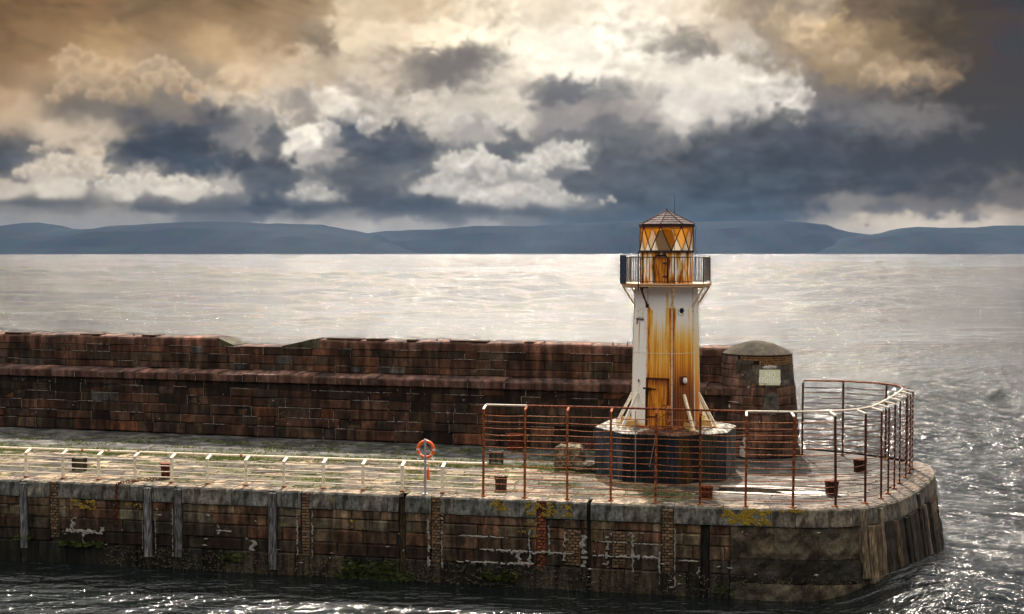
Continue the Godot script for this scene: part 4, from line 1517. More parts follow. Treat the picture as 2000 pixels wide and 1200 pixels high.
func rust_at(face: int, a: float, h: float, n: FastNoiseLite, nf: FastNoiseLite) -> float:
	# how rusted the paint is, 0 to 1: runs start at fittings and widen as they fall
	var x := (face + a) * 3.0
	var wob := n.get_noise_2d(x * 3.0, h * 2.2) * 0.07 + nf.get_noise_2d(x * 5.0, h * 9.0) * 0.02
	var run := func(at: float, half: float, from: float, strength: float, spread: float) -> float:
		if h > from:
			return 0.0
		var w := half * (0.6 + spread * (from - h))
		var d := absf(a + wob - at) / w
		var broken := 0.78 + 0.42 * n.get_noise_2d(at * 9.0 + face * 5.0 + a * 6.0, h * 5.0)
		return strength * smooth(1.25, 0.0, d) * smooth(from, from - 0.025, h) * broken
	var r := 0.0
	var streaky := 0.5 + 0.5 * n.get_noise_2d(x * 16.0, h * 1.1)
	var veil := 0.5 + 0.5 * n.get_noise_2d(x * 4.0 + 31.0, h * 0.7)
	match face:
		0:
			r = 0.16 * smooth(0.85, 0.55, h) * (0.5 + veil) + (0.14 + 0.46 * veil * smooth(0.25, 0.8, streaky)) * smooth(1.0, 0.5, h) + 0.40 * smooth(0.50, 0.18, h) * (0.7 + 0.4 * streaky)
			r = maxf(r, run.call(0.07, 0.2, 0.865, 0.85, 0.3))
			r = maxf(r, run.call(0.17, 0.10, 0.85, 0.55, 0.4))
			r = maxf(r, run.call(0.47, 0.11, 0.64, 0.62, 0.7))
			r = maxf(r, run.call(0.80, 0.13, 0.97, 0.5, 0.4))
			r = maxf(r, run.call(0.95, 0.17, 0.865, 0.78, 0.6))
			r = maxf(r, run.call(0.30, 0.05, 0.5, 0.5, 0.7))
		1:
			r = 0.40 * smooth(0.9, 0.5, h) * (0.6 + 0.6 * veil) + (0.08 + 0.40 * veil * smooth(0.2, 0.8, streaky)) * smooth(0.80, 0.40, h) + 0.42 * smooth(0.52, 0.2, h) * (0.7 + 0.4 * streaky)
			r = maxf(r, run.call(0.07, 0.22, 0.865, 0.88, 0.4))
			r = maxf(r, run.call(0.24, 0.06, 0.55, 0.52, 0.5))
			r = maxf(r, run.call(0.80, 0.07, 0.86, 0.45, 0.5))
			r = maxf(r, run.call(0.97, 0.06, 0.86, 0.5, 0.5))
			r = maxf(r, run.call(0.55, 0.16, 0.36, 0.74, 0.5))
		2:
			r = (0.18 + 0.34 * veil) * smooth(0.95, 0.4, h) + 0.32 * smooth(0.5, 0.15, h)
			r = maxf(r, run.call(0.1, 0.12, 0.86, 0.5, 0.6))
		7:
			r = 0.07 * smooth(0.8, 0.2, h) * streaky + 0.3 * smooth(0.06, 0.0, h)
			r = maxf(r, run.call(0.42, 0.09, 0.765, 0.68, 0.15) * smooth(0.35, 0.7, h))
			r = maxf(r, run.call(0.86, 0.07, 0.77, 0.42, 0.1) * smooth(0.5, 0.7, h))
			r = maxf(r, run.call(0.5, 0.02, 0.33, 0.45, 0.2))
		_:
			r = 0.3 * smooth(0.7, 0.2, h) * streaky
	# chips, and a brown line along each plate's edge
	r = maxf(r, smooth(0.42, 0.6, nf.get_noise_2d(x * 7.0, h * 60.0)) * smooth(0.9, 0.3, h) * 0.75)
	r = maxf(r, smooth(0.022, 0.0, minf(a, 1.0 - a)) * 0.45)
	return clampf(r + 0.05 * nf.get_noise_2d(x * 20.0, h * 40.0), 0.0, 1.0)

func rust_color(r: float) -> Color:
	var stops := [[0.0, Color(0.84, 0.83, 0.81)], [0.12, Color(0.82, 0.76, 0.64)], [0.30, Color(0.78, 0.49, 0.13)], [0.5, Color(0.70, 0.28, 0.018)], [0.72, Color(0.38, 0.105, 0.014)], [1.0, Color(0.075, 0.026, 0.012)]]
	for k in stops.size() - 1:
		if r <= stops[k + 1][0]:
			return stops[k][1].lerp(stops[k + 1][1], (r - stops[k][0]) / (stops[k + 1][0] - stops[k][0]))
	return stops[-1][1]

func plate_material(w: int, h: int, fn: Callable) -> StandardMaterial3D:
	var bytes := PackedByteArray()
	bytes.resize(w * h * 3)
	var ranks := PackedByteArray()
	ranks.resize(w * h)
	for y in h:
		for x in w:
			var r: float = fn.call((x + 0.5) / w, 1.0 - (y + 0.5) / h)
			var c := rust_color(r).linear_to_srgb()
			var i := (y * w + x) * 3
			bytes[i] = int(c.r * 255.0)
			bytes[i + 1] = int(c.g * 255.0)
			bytes[i + 2] = int(c.b * 255.0)
			ranks[y * w + x] = int(255.0 * lerpf(0.42, 0.95, smooth(0.1, 0.6, r)))
	var m := StandardMaterial3D.new()
	m.albedo_texture = ImageTexture.create_from_image(Image.create_from_data(w, h, false, Image.FORMAT_RGB8, bytes))
	m.roughness = 1.0
	m.roughness_texture = ImageTexture.create_from_image(Image.create_from_data(w, h, false, Image.FORMAT_L8, ranks))
	m.roughness_texture_channel = BaseMaterial3D.TEXTURE_CHANNEL_RED
	m.metallic_specular = 0.4
	m.texture_repeat = true
	return m

func face_quad(sh: Shape, k: int, r0: float, y0: float, r1: float, y1: float, u0 := 0.0, u1 := 1.0, v0 := 0.0, v1 := 1.0) -> void:
	# one side of an eight-sided shaft, textured over its own eighth
	var a := oct(k, r0, y0).lerp(oct(k + 1, r0, y0), u0)
	var b := oct(k, r0, y0).lerp(oct(k + 1, r0, y0), u1)
	var d := oct(k, r1, y1).lerp(oct(k + 1, r1, y1), u1)
	var e := oct(k, r1, y1).lerp(oct(k + 1, r1, y1), u0)
	sh.quad(a, b, d, e, Vector2((k + u0) / 8.0, 1.0 - v0), Vector2((k + u1) / 8.0, 1.0 - v0), Vector2((k + u1) / 8.0, 1.0 - v1), Vector2((k + u0) / 8.0, 1.0 - v1))

func face_frame(k: float, r: float, y: float, lean := 0.0) -> Transform3D:
	# x along the side, y up it, z outwards; r is the ring's corner radius, k + 0.5 the middle of side k
	var g := deg_to_rad(-35.0 + 45.0 * (k + 0.5))
	var out := Vector3(sin(g), 0.0, cos(g))
	var along := Vector3(cos(g), 0.0, -sin(g))
	var b := Basis(along, Vector3.UP, out) * Basis(Vector3.RIGHT, -lean)
	return Transform3D(b, out * r * cos(deg_to_rad(22.5)) + Vector3.UP * y)

func build_lighthouse() -> void:
	var t := thing("lighthouse", "small white iron lighthouse streaked orange with rust, with a railed gallery and amber lantern", "lighthouse", Vector3(TOWER_AT.x, PLINTH_TOP, TOWER_AT.z), TOWER_TURN)
	var n := fnl(91, 1.0, 3)
	var nf := fnl(92, 1.0, 3)
	var H := 5.9
	var rb := 1.47
	var rt := 1.34
	var paint := plate_material(1024, 512, func(u, v): return rust_at(int(u * 8.0) % 8, fmod(u * 8.0, 1.0), v, n, nf))
	# shaft: eight plated sides
	for k in 8:
		var sh := Shape.new()
		for j in 6:
			var f0 := j / 6.0
			var f1 := (j + 1) / 6.0
			face_quad(sh, k, lerpf(rb, rt, f0), f0 * H, lerpf(rb, rt, f1), f1 * H, 0.0, 1.0, f0, f1)
		part("tower_side", sh, paint, t)
	# cover strips on the corners and across the plates
	for k in 8:
		var sh := Shape.new()
		sh.col = Color(0.9, 0.84, 0.7)
		sh.tube([oct(k, rb - 0.005, 0.0), oct(k, rt - 0.005, H)], 0.028, 6)
		part("corner_strip", sh, M.white_paint, t)
		sh = Shape.new()
		sh.col = Color(0.9, 0.8, 0.6)
		var f := 0.53
		var r := lerpf(rb, rt, f) + 0.006
		sh.tube([oct(k, r, f * H), oct(k + 1, r, f * H)], 0.011, 4)
		part("plate_seam", sh, M.white_paint, t)
	# foot flange
	var fl := Shape.new()
	for k in 8:
		fl.quad(oct(k, 1.62, 0.0), oct(k + 1, 1.62, 0.0), oct(k + 1, 1.60, 0.07), oct(k, 1.60, 0.07))
		fl.quad(oct(k, 1.60, 0.07), oct(k + 1, 1.60, 0.07), oct(k + 1, 1.45, 0.09), oct(k, 1.45, 0.09))
	part("foot_flange", fl, M.rust, t)
	# raking stays at the foot, in the middle of each side but the door's
	for k in range(1, 8):
		var fr := face_frame(k, 1.5, 0.0)
		var sh := Shape.new()
		sh.col = Color(1.0, 0.92, 0.72) if k != 7 and k != 6 else Color(1, 1, 1)
		sh.prism(PackedVector2Array([Vector2(-0.02, 1.42), Vector2(0.0, 1.3), Vector2(0.66, 0.03), Vector2(0.78, 0.03), Vector2(0.78, 0.09), Vector2(0.06, 1.44)]), 0.09, fr * Transform3D(Basis(Vector3(0, 0, 1), Vector3.UP, Vector3(-1, 0, 0)), Vector3(0.045, 0.0, 0.0)))
		part("raking_stay", sh, M.white_paint, t)
		sh = Shape.new()
		sh.col = Color(0.85, 0.55, 0.2)
		sh.prism(PackedVector2Array([Vector2(0.0, 0.02), Vector2(0.62, 0.02), Vector2(0.5, 0.28), Vector2(0.0, 0.28)]), 0.02, fr * Transform3D(Basis(Vector3(0, 0, 1), Vector3.UP, Vector3(-1, 0, 0)), Vector3(0.01, 0.0, 0.0)))
		part("gusset_plate", sh, M.white_paint, t)
		sh = Shape.new()
		sh.col = Color(0.9, 0.6, 0.3)
		sh.box(fr * Vector3(0.0, 0.02, 0.72), Vector3(0.22, 0.04, 0.26), fr.basis, 0.006)
		part("foot_plate", sh, M.white_paint, t)
	# door in the side that faces the camera
	var lean := atan2(rb - rt, H)
	var df := face_frame(0, rb + 0.004, 0.0, lean)
	var nd := fnl(93, 1.0, 3)
	var door_paint := plate_material(128, 256, func(u, v):
		var r: float = 0.63 + 0.3 * nd.get_noise_2d(u * 9.0, v * 1.4) + 0.10 * nd.get_noise_2d(u * 30.0, v * 9.0) + 0.22 * smooth(0.8, 1.0, v) + 0.3 * smooth(0.08, 0.0, minf(u, 1.0 - u))
		return clampf(r, 0.0, 1.0))
	var dr := Shape.new()
	var x0 := -0.48
	var x1 := 0.37
	dr.quad(df * Vector3(x0, 0.12, 0.03), df * Vector3(x1, 0.12, 0.03), df * Vector3(x1, 2.05, 0.03), df * Vector3(x0, 2.05, 0.03), Vector2(0, 1), Vector2(1, 1), Vector2(1, 0), Vector2(0, 0))
	dr.quad(df * Vector3(x0, 2.05, -0.02), df * Vector3(x0, 2.05, 0.03), df * Vector3(x1, 2.05, 0.03), df * Vector3(x1, 2.05, -0.02))
	dr.quad(df * Vector3(x0, 0.12, -0.02), df * Vector3(x0, 0.12, 0.03), df * Vector3(x0, 2.05, 0.03), df * Vector3(x0, 2.05, -0.02))
	dr.quad(df * Vector3(x1, 0.12, 0.03), df * Vector3(x1, 0.12, -0.02), df * Vector3(x1, 2.05, -0.02), df * Vector3(x1, 2.05, 0.03))
	var door := part("door", dr, door_paint, t)
	var fs := Shape.new()
	fs.col = Color(0.35, 0.3, 0.3)
	fs.box(df * Vector3((x0 + x1) * 0.5, 2.09, 0.03), Vector3(x1 - x0 + 0.14, 0.06, 0.07), df.basis, 0.008)
	fs.box(df * Vector3(x0 - 0.035, 1.08, 0.03), Vector3(0.045, 1.98, 0.06), df.basis, 0.006)
	fs.box(df * Vector3(x1 + 0.035, 1.08, 0.03), Vector3(0.04, 1.98, 0.06), df.basis, 0.006)
	part("door_frame", fs, M.rust, door)
	for y in [0.5, 1.65]:
		var hg := Shape.new()
		hg.col = Color(0.3, 0.25, 0.22)
		hg.box(df * Vector3(x0 + 0.16, y, 0.055), Vector3(0.42, 0.05, 0.02), df.basis)
		part("hinge", hg, M.rust, door)
	var hd := Shape.new()
	hd.tube([df * Vector3(x1 - 0.09, 1.0, 0.05), df * Vector3(x1 - 0.09, 1.0, 0.12), df * Vector3(x1 - 0.2, 1.0, 0.12)], 0.018, 6)
	part("handle", hd, M.dark_iron, door)
	# vertical rod with a cross-head left of the door
	var rod := Shape.new()
	rod.col = Color(0.4, 0.32, 0.28)
	rod.tube([df * Vector3(x0 - 0.03, 0.1, 0.14), df * Vector3(x0 - 0.03, 1.72, 0.14)], 0.03, 6)
	rod.box(df * Vector3(x0 + 0.02, 1.68, 0.14), Vector3(0.36, 0.07, 0.07), df.basis, 0.01)
	rod.box(df * Vector3(x0 - 0.0, 1.5, 0.12), Vector3(0.12, 0.2, 0.08), df.basis, 0.01)
	part("door_bar", rod, M.dark_iron, t)
	# capped stub pipe right of the door
	var pipe := Shape.new()
	pipe.lathe([Vector2(0.1, 0.0), Vector2(0.1, 0.85), Vector2(0.11, 0.86), Vector2(0.11, 0.98), Vector2(0.02, 1.02)], 12, df * Vector3(0.5, 0.0, 0.2))
	part("stub_pipe", pipe, M.rust, t)
	var band := Shape.new()
	band.col = Color(1.0, 0.75, 0.35)
	band.lathe([Vector2(0.118, 0.86), Vector2(0.118, 0.93)], 12, df * Vector3(0.5, 0.0, 0.2))
	part("pipe_band", band, M.white_paint, t)
	var link := Shape.new()
	link.col = Color(0.5, 0.4, 0.3)
	link.tube([df * Vector3(0.47, 0.75, 0.3), df * Vector3(0.3, 0.62, 0.22), df * Vector3(0.05, 0.45, 0.14)], 0.016, 5)
	part("link_bar", link, M.rust, t)
	# lamp on the right-hand side
	var lf := face_frame(1, 1.44, 1.85, lean)
	var lam := Shape.new()
	lam.col = Color(0.35, 0.25, 0.2)
	lam.box(lf * Vector3(-0.02, 0.16, 0.02), Vector3(0.32, 0.34, 0.05), lf.basis, 0.01)
	part("lamp_plate", lam, M.rust, t)
	var gl := Shape.new()
	gl.lathe([Vector2(0.02, 0.0), Vector2(0.075, 0.03), Vector2(0.09, 0.1), Vector2(0.075, 0.2), Vector2(0.05, 0.24)], 12, lf * Vector3(0.0, 0.04, 0.14))
	part("lamp_globe", gl, M.white_band, t)
	var cg := Shape.new()
	for g in 4:
		var d := Vector3(cos(g * PI / 2.0), 0.0, sin(g * PI / 2.0))
		cg.tube([lf * Vector3(0.0, 0.03, 0.14) + d * 0.02, lf * Vector3(0.0, 0.14, 0.14) + d * 0.105, lf * Vector3(0.0, 0.29, 0.14) + d * 0.05], 0.008, 4)
	part("lamp_cage", cg, M.rust, t)
	# porthole
	var pf := face_frame(1, lerpf(rb, rt, 0.833) + 0.004, 4.9, lean)
	var off := Vector3(-0.07, 0.0, 0.0)
	var ring := Shape.new()
	ring.col = Color(1, 1, 1)
	disc_ring(ring, pf * Transform3D(Basis.IDENTITY, off), 0.115, 0.18, 0.035)
	part("porthole_rim", ring, M.white_paint, t)
	var gls := Shape.new()
	disc_ring(gls, pf * Transform3D(Basis.IDENTITY, off), 0.0, 0.12, 0.014)
	part("porthole_pane", gls, M.dark_glass, t)
	# hatches and fittings on the left-hand side
	var hf := face_frame(7, lerpf(rb, rt, 0.79) + 0.003, 4.55, lean)
	var ht := Shape.new()
	ht.box(hf * Vector3(0.0, 0.28, 0.012), Vector3(0.52, 0.46, 0.024), hf.basis, 0.004)
	part("hatch", ht, M.white_paint, t)
	var lip := Shape.new()
	lip.col = Color(0.4, 0.3, 0.25)
	lip.box(hf * Vector3(0.0, -0.02, 0.03), Vector3(0.56, 0.045, 0.06), hf.basis, 0.006)
	lip.box(hf * Vector3(-0.24, -0.14, 0.025), Vector3(0.035, 0.22, 0.03), hf.basis)
	part("hatch_lip", lip, M.rust, t)
	var eye := face_frame(7, lerpf(rb, rt, 0.32) + 0.003, 1.93, lean)
	var er := Shape.new()
	disc_ring(er, eye, 0.07, 0.12, 0.02)
	part("vent_ring", er, M.white_paint, t)
	er = Shape.new()
	disc_ring(er, eye, 0.0, 0.07, 0.008)
	part("vent_hole", er, M.dark_glass, t)
	# gallery: floor with an edge beam, brackets
	var gr := 1.9
	var floor_ := Shape.new()
	for k in 8:
		floor_.col = Color(0.9, 0.62, 0.4)
		floor_.quad(oct(k, gr, 5.9), oct(k + 1, gr, 5.9), oct(k + 1, gr, 6.02), oct(k, gr, 6.02))
		floor_.tri(oct(k, gr, 6.02), oct(k + 1, gr, 6.02), Vector3(0, 6.02, 0))
		floor_.tri(oct(k + 1, gr, 5.9), oct(k, gr, 5.9), Vector3(0, 5.9, 0))
	part("gallery_floor", floor_, M.white_paint, t)
	for k in 8:
		var eb := Shape.new()
		eb.col = Color(0.8, 0.5, 0.3)
		eb.tube([oct(k, gr + 0.01, 6.0), oct(k + 1, gr + 0.01, 6.0)], 0.035, 5)
		part("edge_beam", eb, M.white_paint, t)
		var br := Shape.new()
		br.col = Color(0.95, 0.75, 0.5) if k != 0 else Color(0.35, 0.2, 0.15)
		br.tube([oct(k, 1.85, 5.88), oct(k, 1.37, 5.12)], 0.042, 6)
		br.tube([oct(k, 1.34, 5.86), oct(k, 1.86, 5.86)], 0.03, 5)
		br.box(oct(k, 1.37, 5.1), Vector3(0.14, 0.16, 0.05), Basis(Vector3.UP, deg_to_rad(-35.0 + 45.0 * k)), 0.006)
		part("bracket", br, M.white_paint if k != 0 else M.rust, t)
	# railing
	var rr := 1.86
	var rail := Shape.new()
	for k in 8:
		rail.tube([oct(k, rr, 7.12), oct(k + 1, rr, 7.12)], 0.022, 6)
		rail.tube([oct(k, rr, 6.12), oct(k + 1, rr, 6.12)], 0.014, 5)
	var railing := part("gallery_railing", rail, M.dark_iron, t)
	for k in 8:
		var post := Shape.new()
		post.tube([oct(k, rr, 6.0), oct(k, rr, 7.14)], 0.026, 6)
		part("rail_post", post, M.dark_iron, railing)
		for i in range(1, 11):
			var b := Shape.new()
			var p := oct(k, rr, 0.0).lerp(oct(k + 1, rr, 0.0), i / 11.0)
			b.tube([p + Vector3.UP * 6.12, p + Vector3.UP * 7.12], 0.0105, 4)
			part("baluster", b, M.dark_iron, railing)
	# solar panels hung on the railing
	for q in [[7, 0.1, 0.17, 6.0, 7.2]]:
		var f := face_frame(q[0], rr + 0.05, 0.0)
		var wid: float = 1.42 * q[2] * 2.0
		var cx: float = -0.71 + 1.42 * q[1]
		var sp := Shape.new()
		sp.box(f * Vector3(cx, (q[3] + q[4]) * 0.5, 0.02), Vector3(wid, q[4] - q[3], 0.04), f.basis, 0.006)
		var panel := part("solar_panel", sp, M.panel_blue, t)
		for i in 3:
			for j in 9:
				var ce := Shape.new()
				ce.box(f * Vector3(cx + (i - 1) * wid * 0.31, lerpf(q[3], q[4], (j + 0.5) / 9.0), 0.043), Vector3(wid * 0.28, (q[4] - q[3]) / 9.0 - 0.018, 0.006), f.basis)
				part("solar_cell", ce, plain(Color(0.035, 0.05, 0.085), 0.2) if (i + j) % 2 else M.panel_blue, panel)
	# ladder stub left of the lantern door
	var lad := Shape.new()
	lad.col = Color(0.5, 0.35, 0.25)
	for x in [-0.06, 0.12]:
		lad.tube([oct(0, 1.9, 5.72) + Vector3(x, 0, 0), oct(0, 1.9, 7.35) + Vector3(x, 0, 0)], 0.026, 5)
	for y in [6.2, 6.65, 7.05]:
		lad.tube([oct(0, 1.9, y) + Vector3(-0.06, 0, 0), oct(0, 1.9, y) + Vector3(0.12, 0, 0)], 0.016, 4)
	part("ladder_head", lad, M.dark_iron, t)
	# lantern base
	var lr := 1.13
	var y0 := 6.02
	var y1 := 7.33
	var nb := fnl(94, 1.0, 3)
	var base_paint := plate_material(1024, 128, func(u, v):
		var s := nb.get_noise_2d(u * 34.0, v * 1.0) + 0.4 * nb.get_noise_2d(u * 110.0, v * 2.0)
		return clampf(0.32 + 0.95 * s + 0.18 * smooth(0.3, 0.0, v) + 0.12 * smooth(0.85, 1.0, v), 0.0, 0.9))
	for k in 8:
		var sh := Shape.new()
		face_quad(sh, k, lr, y0, lr, y1)
		part("lantern_side", sh, base_paint, t)
	var ldf := face_frame(0, lr, 6.02)
	var ld := Shape.new()
	var hw := 0.29
	ld.quad(ldf * Vector3(-hw, 0.02, 0.03), ldf * Vector3(hw, 0.02, 0.03), ldf * Vector3(hw, 1.13, 0.03), ldf * Vector3(-hw, 1.13, 0.03), Vector2(0, 1), Vector2(1, 1), Vector2(1, 0), Vector2(0, 0))
	var ldoor := part("lantern_door", ld, door_paint, t)
	var ldr := Shape.new()
	ldr.col = Color(0.3, 0.22, 0.2)
	ldr.tube([ldf * Vector3(-hw, 0.0, 0.03), ldf * Vector3(-hw, 1.05, 0.03), ldf * Vector3(-hw + 0.09, 1.17, 0.03), ldf * Vector3(hw - 0.09, 1.19, 0.03), ldf * Vector3(hw, 1.08, 0.03), ldf * Vector3(hw, 0.0, 0.03)], 0.03, 6)
	part("door_frame", ldr, M.dark_iron, ldoor)
	for y in [0.3, 0.85]:
		var hg := Shape.new()
		hg.box(ldf * Vector3(hw - 0.1, y, 0.06), Vector3(0.2, 0.06, 0.03), ldf.basis)
		part("hinge", hg, M.dark_iron, ldoor)
	# glazing: sixteen triangles between a lower ring and an upper ring turned by half a side
	var sill := Shape.new()
	var g0 := 7.38
	var g1 := 8.40
	for k in 8:
		sill.quad(oct(k, lr + 0.06, y1 - 0.02), oct(k + 1, lr + 0.06, y1 - 0.02), oct(k + 1, lr + 0.06, y1 + 0.05), oct(k, lr + 0.06, y1 + 0.05))
		sill.quad(oct(k, lr + 0.06, y1 + 0.05), oct(k + 1, lr + 0.06, y1 + 0.05), oct(k + 1, lr - 0.1, y1 + 0.05), oct(k, lr - 0.1, y1 + 0.05))
		sill.quad(oct(k + 1, lr + 0.06, y1 - 0.02), oct(k, lr + 0.06, y1 - 0.02), oct(k, lr - 0.1, y1 - 0.02), oct(k + 1, lr - 0.1, y1 - 0.02))
	part("lantern_sill", sill, M.dark_iron, t)
	for k in 8:
		var up := Shape.new()
		up.tri(oct(k, lr, g0), oct(k + 1, lr, g0), oct(k + 0.5, lr, g1))
		part("lantern_pane", up, M.pane, t)
		var down := Shape.new()
		down.tri(oct(k - 0.5, lr, g1), oct(k, lr, g0), oct(k + 0.5, lr, g1))
		part("lantern_pane", down, M.amber, t)
		for q in [k - 0.5, k + 0.5]:
			var bar := Shape.new()
			bar.tube([oct(k, lr + 0.005, g0), oct(q, lr + 0.005, g1)], 0.024, 5)
			part("glazing_bar", bar, M.dark_iron, t)
		var hb := Shape.new()
		hb.tube([oct(k - 0.5, lr, g1), oct(k + 0.5, lr, g1)], 0.03, 5)
		hb.tube([oct(k, lr, g0), oct(k + 1, lr, g0)], 0.026, 5)
		part("glazing_bar", hb, M.dark_iron, t)
	# lens and its stand
	var le := Shape.new()
	var prof := [Vector2(0.16, 7.25), Vector2(0.2, 7.3)]
	for k in 17:
		var f := k / 16.0
		var bulge := 0.30 + 0.09 * sin(f * PI)
		prof.append(Vector2(bulge + (0.03 if k % 2 else 0.0), 7.42 + 0.8 * f))
	prof.append(Vector2(0.12, 8.3))
	le.lathe(prof, 24, Vector3(-0.06, 0, 0), false)
	part("lens", le, M.lens, t)
	var st := Shape.new()
	st.lathe([Vector2(0.3, 6.05), Vector2(0.22, 6.2), Vector2(0.16, 7.1), Vector2(0.24, 7.3)], 16)
	part("lens_stand", st, M.dark_iron, t)
	for g in 4:
		var fr := Shape.new()
		var d := Vector3(sin(g * PI / 2.0 + 0.4), 0.0, cos(g * PI / 2.0 + 0.4)) * 0.42
		fr.tube([d + Vector3(-0.06, 7.36, 0), d + Vector3(-0.06, 8.28, 0)], 0.016, 5)
		part("lens_frame", fr, M.brass, t)
	# roof
	var rf := Shape.new()
	var er_ := 1.19
	for k in 8:
		var q := k - 0.5
		rf.quad(oct(q, er_, 8.38), oct(q + 1, er_, 8.38), oct(q + 1, er_ + 0.01, 8.49), oct(q, er_ + 0.01, 8.49))
		rf.tri(oct(q + 1, er_, 8.38), oct(q, er_, 8.38), Vector3(0, 8.38, 0))
	var roof := part("roof", rf, M.dark_iron, t)
	for k in 8:
		var q := k - 0.5
		var sl := Shape.new()
		# flaking plates, in courses
		for c in 6:
			var f0 := c / 6.0
			var f1 := (c + 1) / 6.0
			var w := 7 - c
			for i in w:
				var a := oct(q, lerpf(er_ + 0.02, 0.08, f0), lerpf(8.49, 9.05, f0))
				var b := oct(q + 1, lerpf(er_ + 0.02, 0.08, f0), lerpf(8.49, 9.05, f0))
				var d := oct(q + 1, lerpf(er_ + 0.02, 0.08, f1), lerpf(8.49, 9.05, f1))
				var e := oct(q, lerpf(er_ + 0.02, 0.08, f1), lerpf(8.49, 9.05, f1))
				var lift := Vector3(0, 0.012 + rng.randf() * 0.012, 0)
				sl.col = tone(Color(0.42, 0.32, 0.31), 0.75, 0.12)
				var p0 := a.lerp(b, float(i) / w) + lift
				var p1 := a.lerp(b, float(i + 1) / w) + lift
				sl.quad(p0, p1, e.lerp(d, float(i + 1) / w) + Vector3(0, 0.002, 0), e.lerp(d, float(i) / w) + Vector3(0, 0.002, 0))
				sl.quad(p0 - lift, p1 - lift, p1, p0)
		part("roof_slope", sl, M.roof, roof)
		var hip := Shape.new()
		hip.col = Color(0.38, 0.29, 0.28)
		hip.tube([oct(q, er_ + 0.02, 8.51), oct(q, 0.06, 9.07)], 0.022, 5)
		part("hip_roll", hip, M.roof, roof)
	var fin := Shape.new()
	fin.lathe([Vector2(0.1, 9.02), Vector2(0.09, 9.08), Vector2(0.03, 9.11), Vector2(0.012, 9.2), Vector2(0.0, 9.21)], 10)
	part("finial", fin, M.dark_iron, roof)
	var mast := Shape.new()
	mast.tube([Vector3(0.32, 8.86, 0.0), Vector3(0.33, 9.77, 0.0)], 0.012, 5, 0.006)
	mast.lathe([Vector2(0.0, -0.03), Vector2(0.03, 0.0), Vector2(0.0, 0.03)], 8, Vector3(0.328, 9.5, 0.0))
	part("mast", mast, M.dark_iron, roof)
	# ringbolts where cables come down the lantern's right side
	var cab := Shape.new()
	var cp := oct(2.9, lr + 0.06, 0.0)
	cab.tube([cp + Vector3.UP * 8.45, cp + Vector3(0.06, 8.36, 0), cp + Vector3(0.02, 8.26, 0), cp + Vector3.UP * 7.45, cp + Vector3(0.08, 7.34, 0), cp + Vector3(0.03, 7.25, 0), cp + Vector3(-0.03, 6.1, 0)], 0.013, 5)
	part("cable", cab, M.dark_iron, t)

func disc_ring(sh: Shape, f: Transform3D, r0: float, r1: float, proud: float) -> void:
	for k in 24:
		var g0 := TAU * k / 24.0
		var g1 := TAU * (k + 1) / 24.0
		var a := Vector3(cos(g0), sin(g0), 0.0)
		var b := Vector3(cos(g1), sin(g1), 0.0)
		var z := Vector3(0, 0, proud)
		sh.quad(f * (a * r0 + z), f * (a * r1 + z), f * (b * r1 + z), f * (b * r0 + z))
		sh.quad(f * (a * r1), f * (b * r1), f * (b * r1 + z), f * (a * r1 + z))
		if r0 > 0.0:
			sh.quad(f * (b * r0), f * (a * r0), f * (a * r0 + z), f * (b * r0 + z))

# ------------------------------------------------------------------ rails and fence
func build_white_rail() -> void:
	var f := thing("white_rail", "low white tube railing with cranked posts along the quay's left edge", "railing", PIER_ORIGIN + Vector3.UP * DECK, PIER_TURN)
	var posts := [-30.2, -28.6, -27.0, -25.4, -23.8, -22.3, -20.76, -19.09, -17.48, -15.86, -14.26, -12.71, -11.06, -9.45, -7.8, -6.17, -4.57, -2.95]
	var z := -1.05
	for s in posts:
		var sh := Shape.new()
		sh.col = tone(Color(0.98, 0.9, 0.78), 0.05)
		# flat bar upright with a cranked head leaning in
		sh.box(Vector3(s, 0.52, z), Vector3(0.125, 1.04, 0.06), Basis.IDENTITY, 0.01)
		var turn := Basis(Vector3.RIGHT, -1.25)
		sh.box(Vector3(s, 1.08, z - 0.17), Vector3(0.125, 0.44, 0.06), turn, 0.01)
		var post := part("post", sh, M.white_paint, f)
		var foot := Shape.new()
		foot.box(Vector3(s, 0.03, z), Vector3(0.19, 0.055, 0.15), Basis.IDENTITY, 0.012)
		part("foot", foot, M.rust, post)
	var run := func(y: float, zz: float, r: float, called: String, sag: float) -> void:
		for i in posts.size():
			var a: float = posts[i]
			var b: float = posts[i + 1] if i + 1 < posts.size() else -1.27
			var sh := Shape.new()
			sh.col = tone(Color(0.98, 0.9, 0.78), 0.05)
			var pts := []
			for k in 5:
				pts.append(Vector3(lerpf(a, b, k / 4.0), y - sag * sin(PI * k / 4.0) * rng.randf_range(-0.4, 1.0), zz + rng.randf_range(-0.006, 0.006)))
			sh.tube(pts, r, 6)
			part(called, sh, M.white_paint, f)
	for y in [0.22, 0.45, 0.68, 0.91]:
		run.call(y, z, 0.02, "bar", 0.012)
	run.call(1.15, z - 0.36, 0.046, "top_rail", 0.004)
	for s in [-18.4, -17.2, -15.9, -11.4]:
		var sh := Shape.new()
		sh.tube([Vector3(s - 0.05, 1.15, z - 0.36), Vector3(s + 0.05, 1.15, z - 0.36)], 0.052, 6)
		part("rail_collar", sh, M.rust, f)

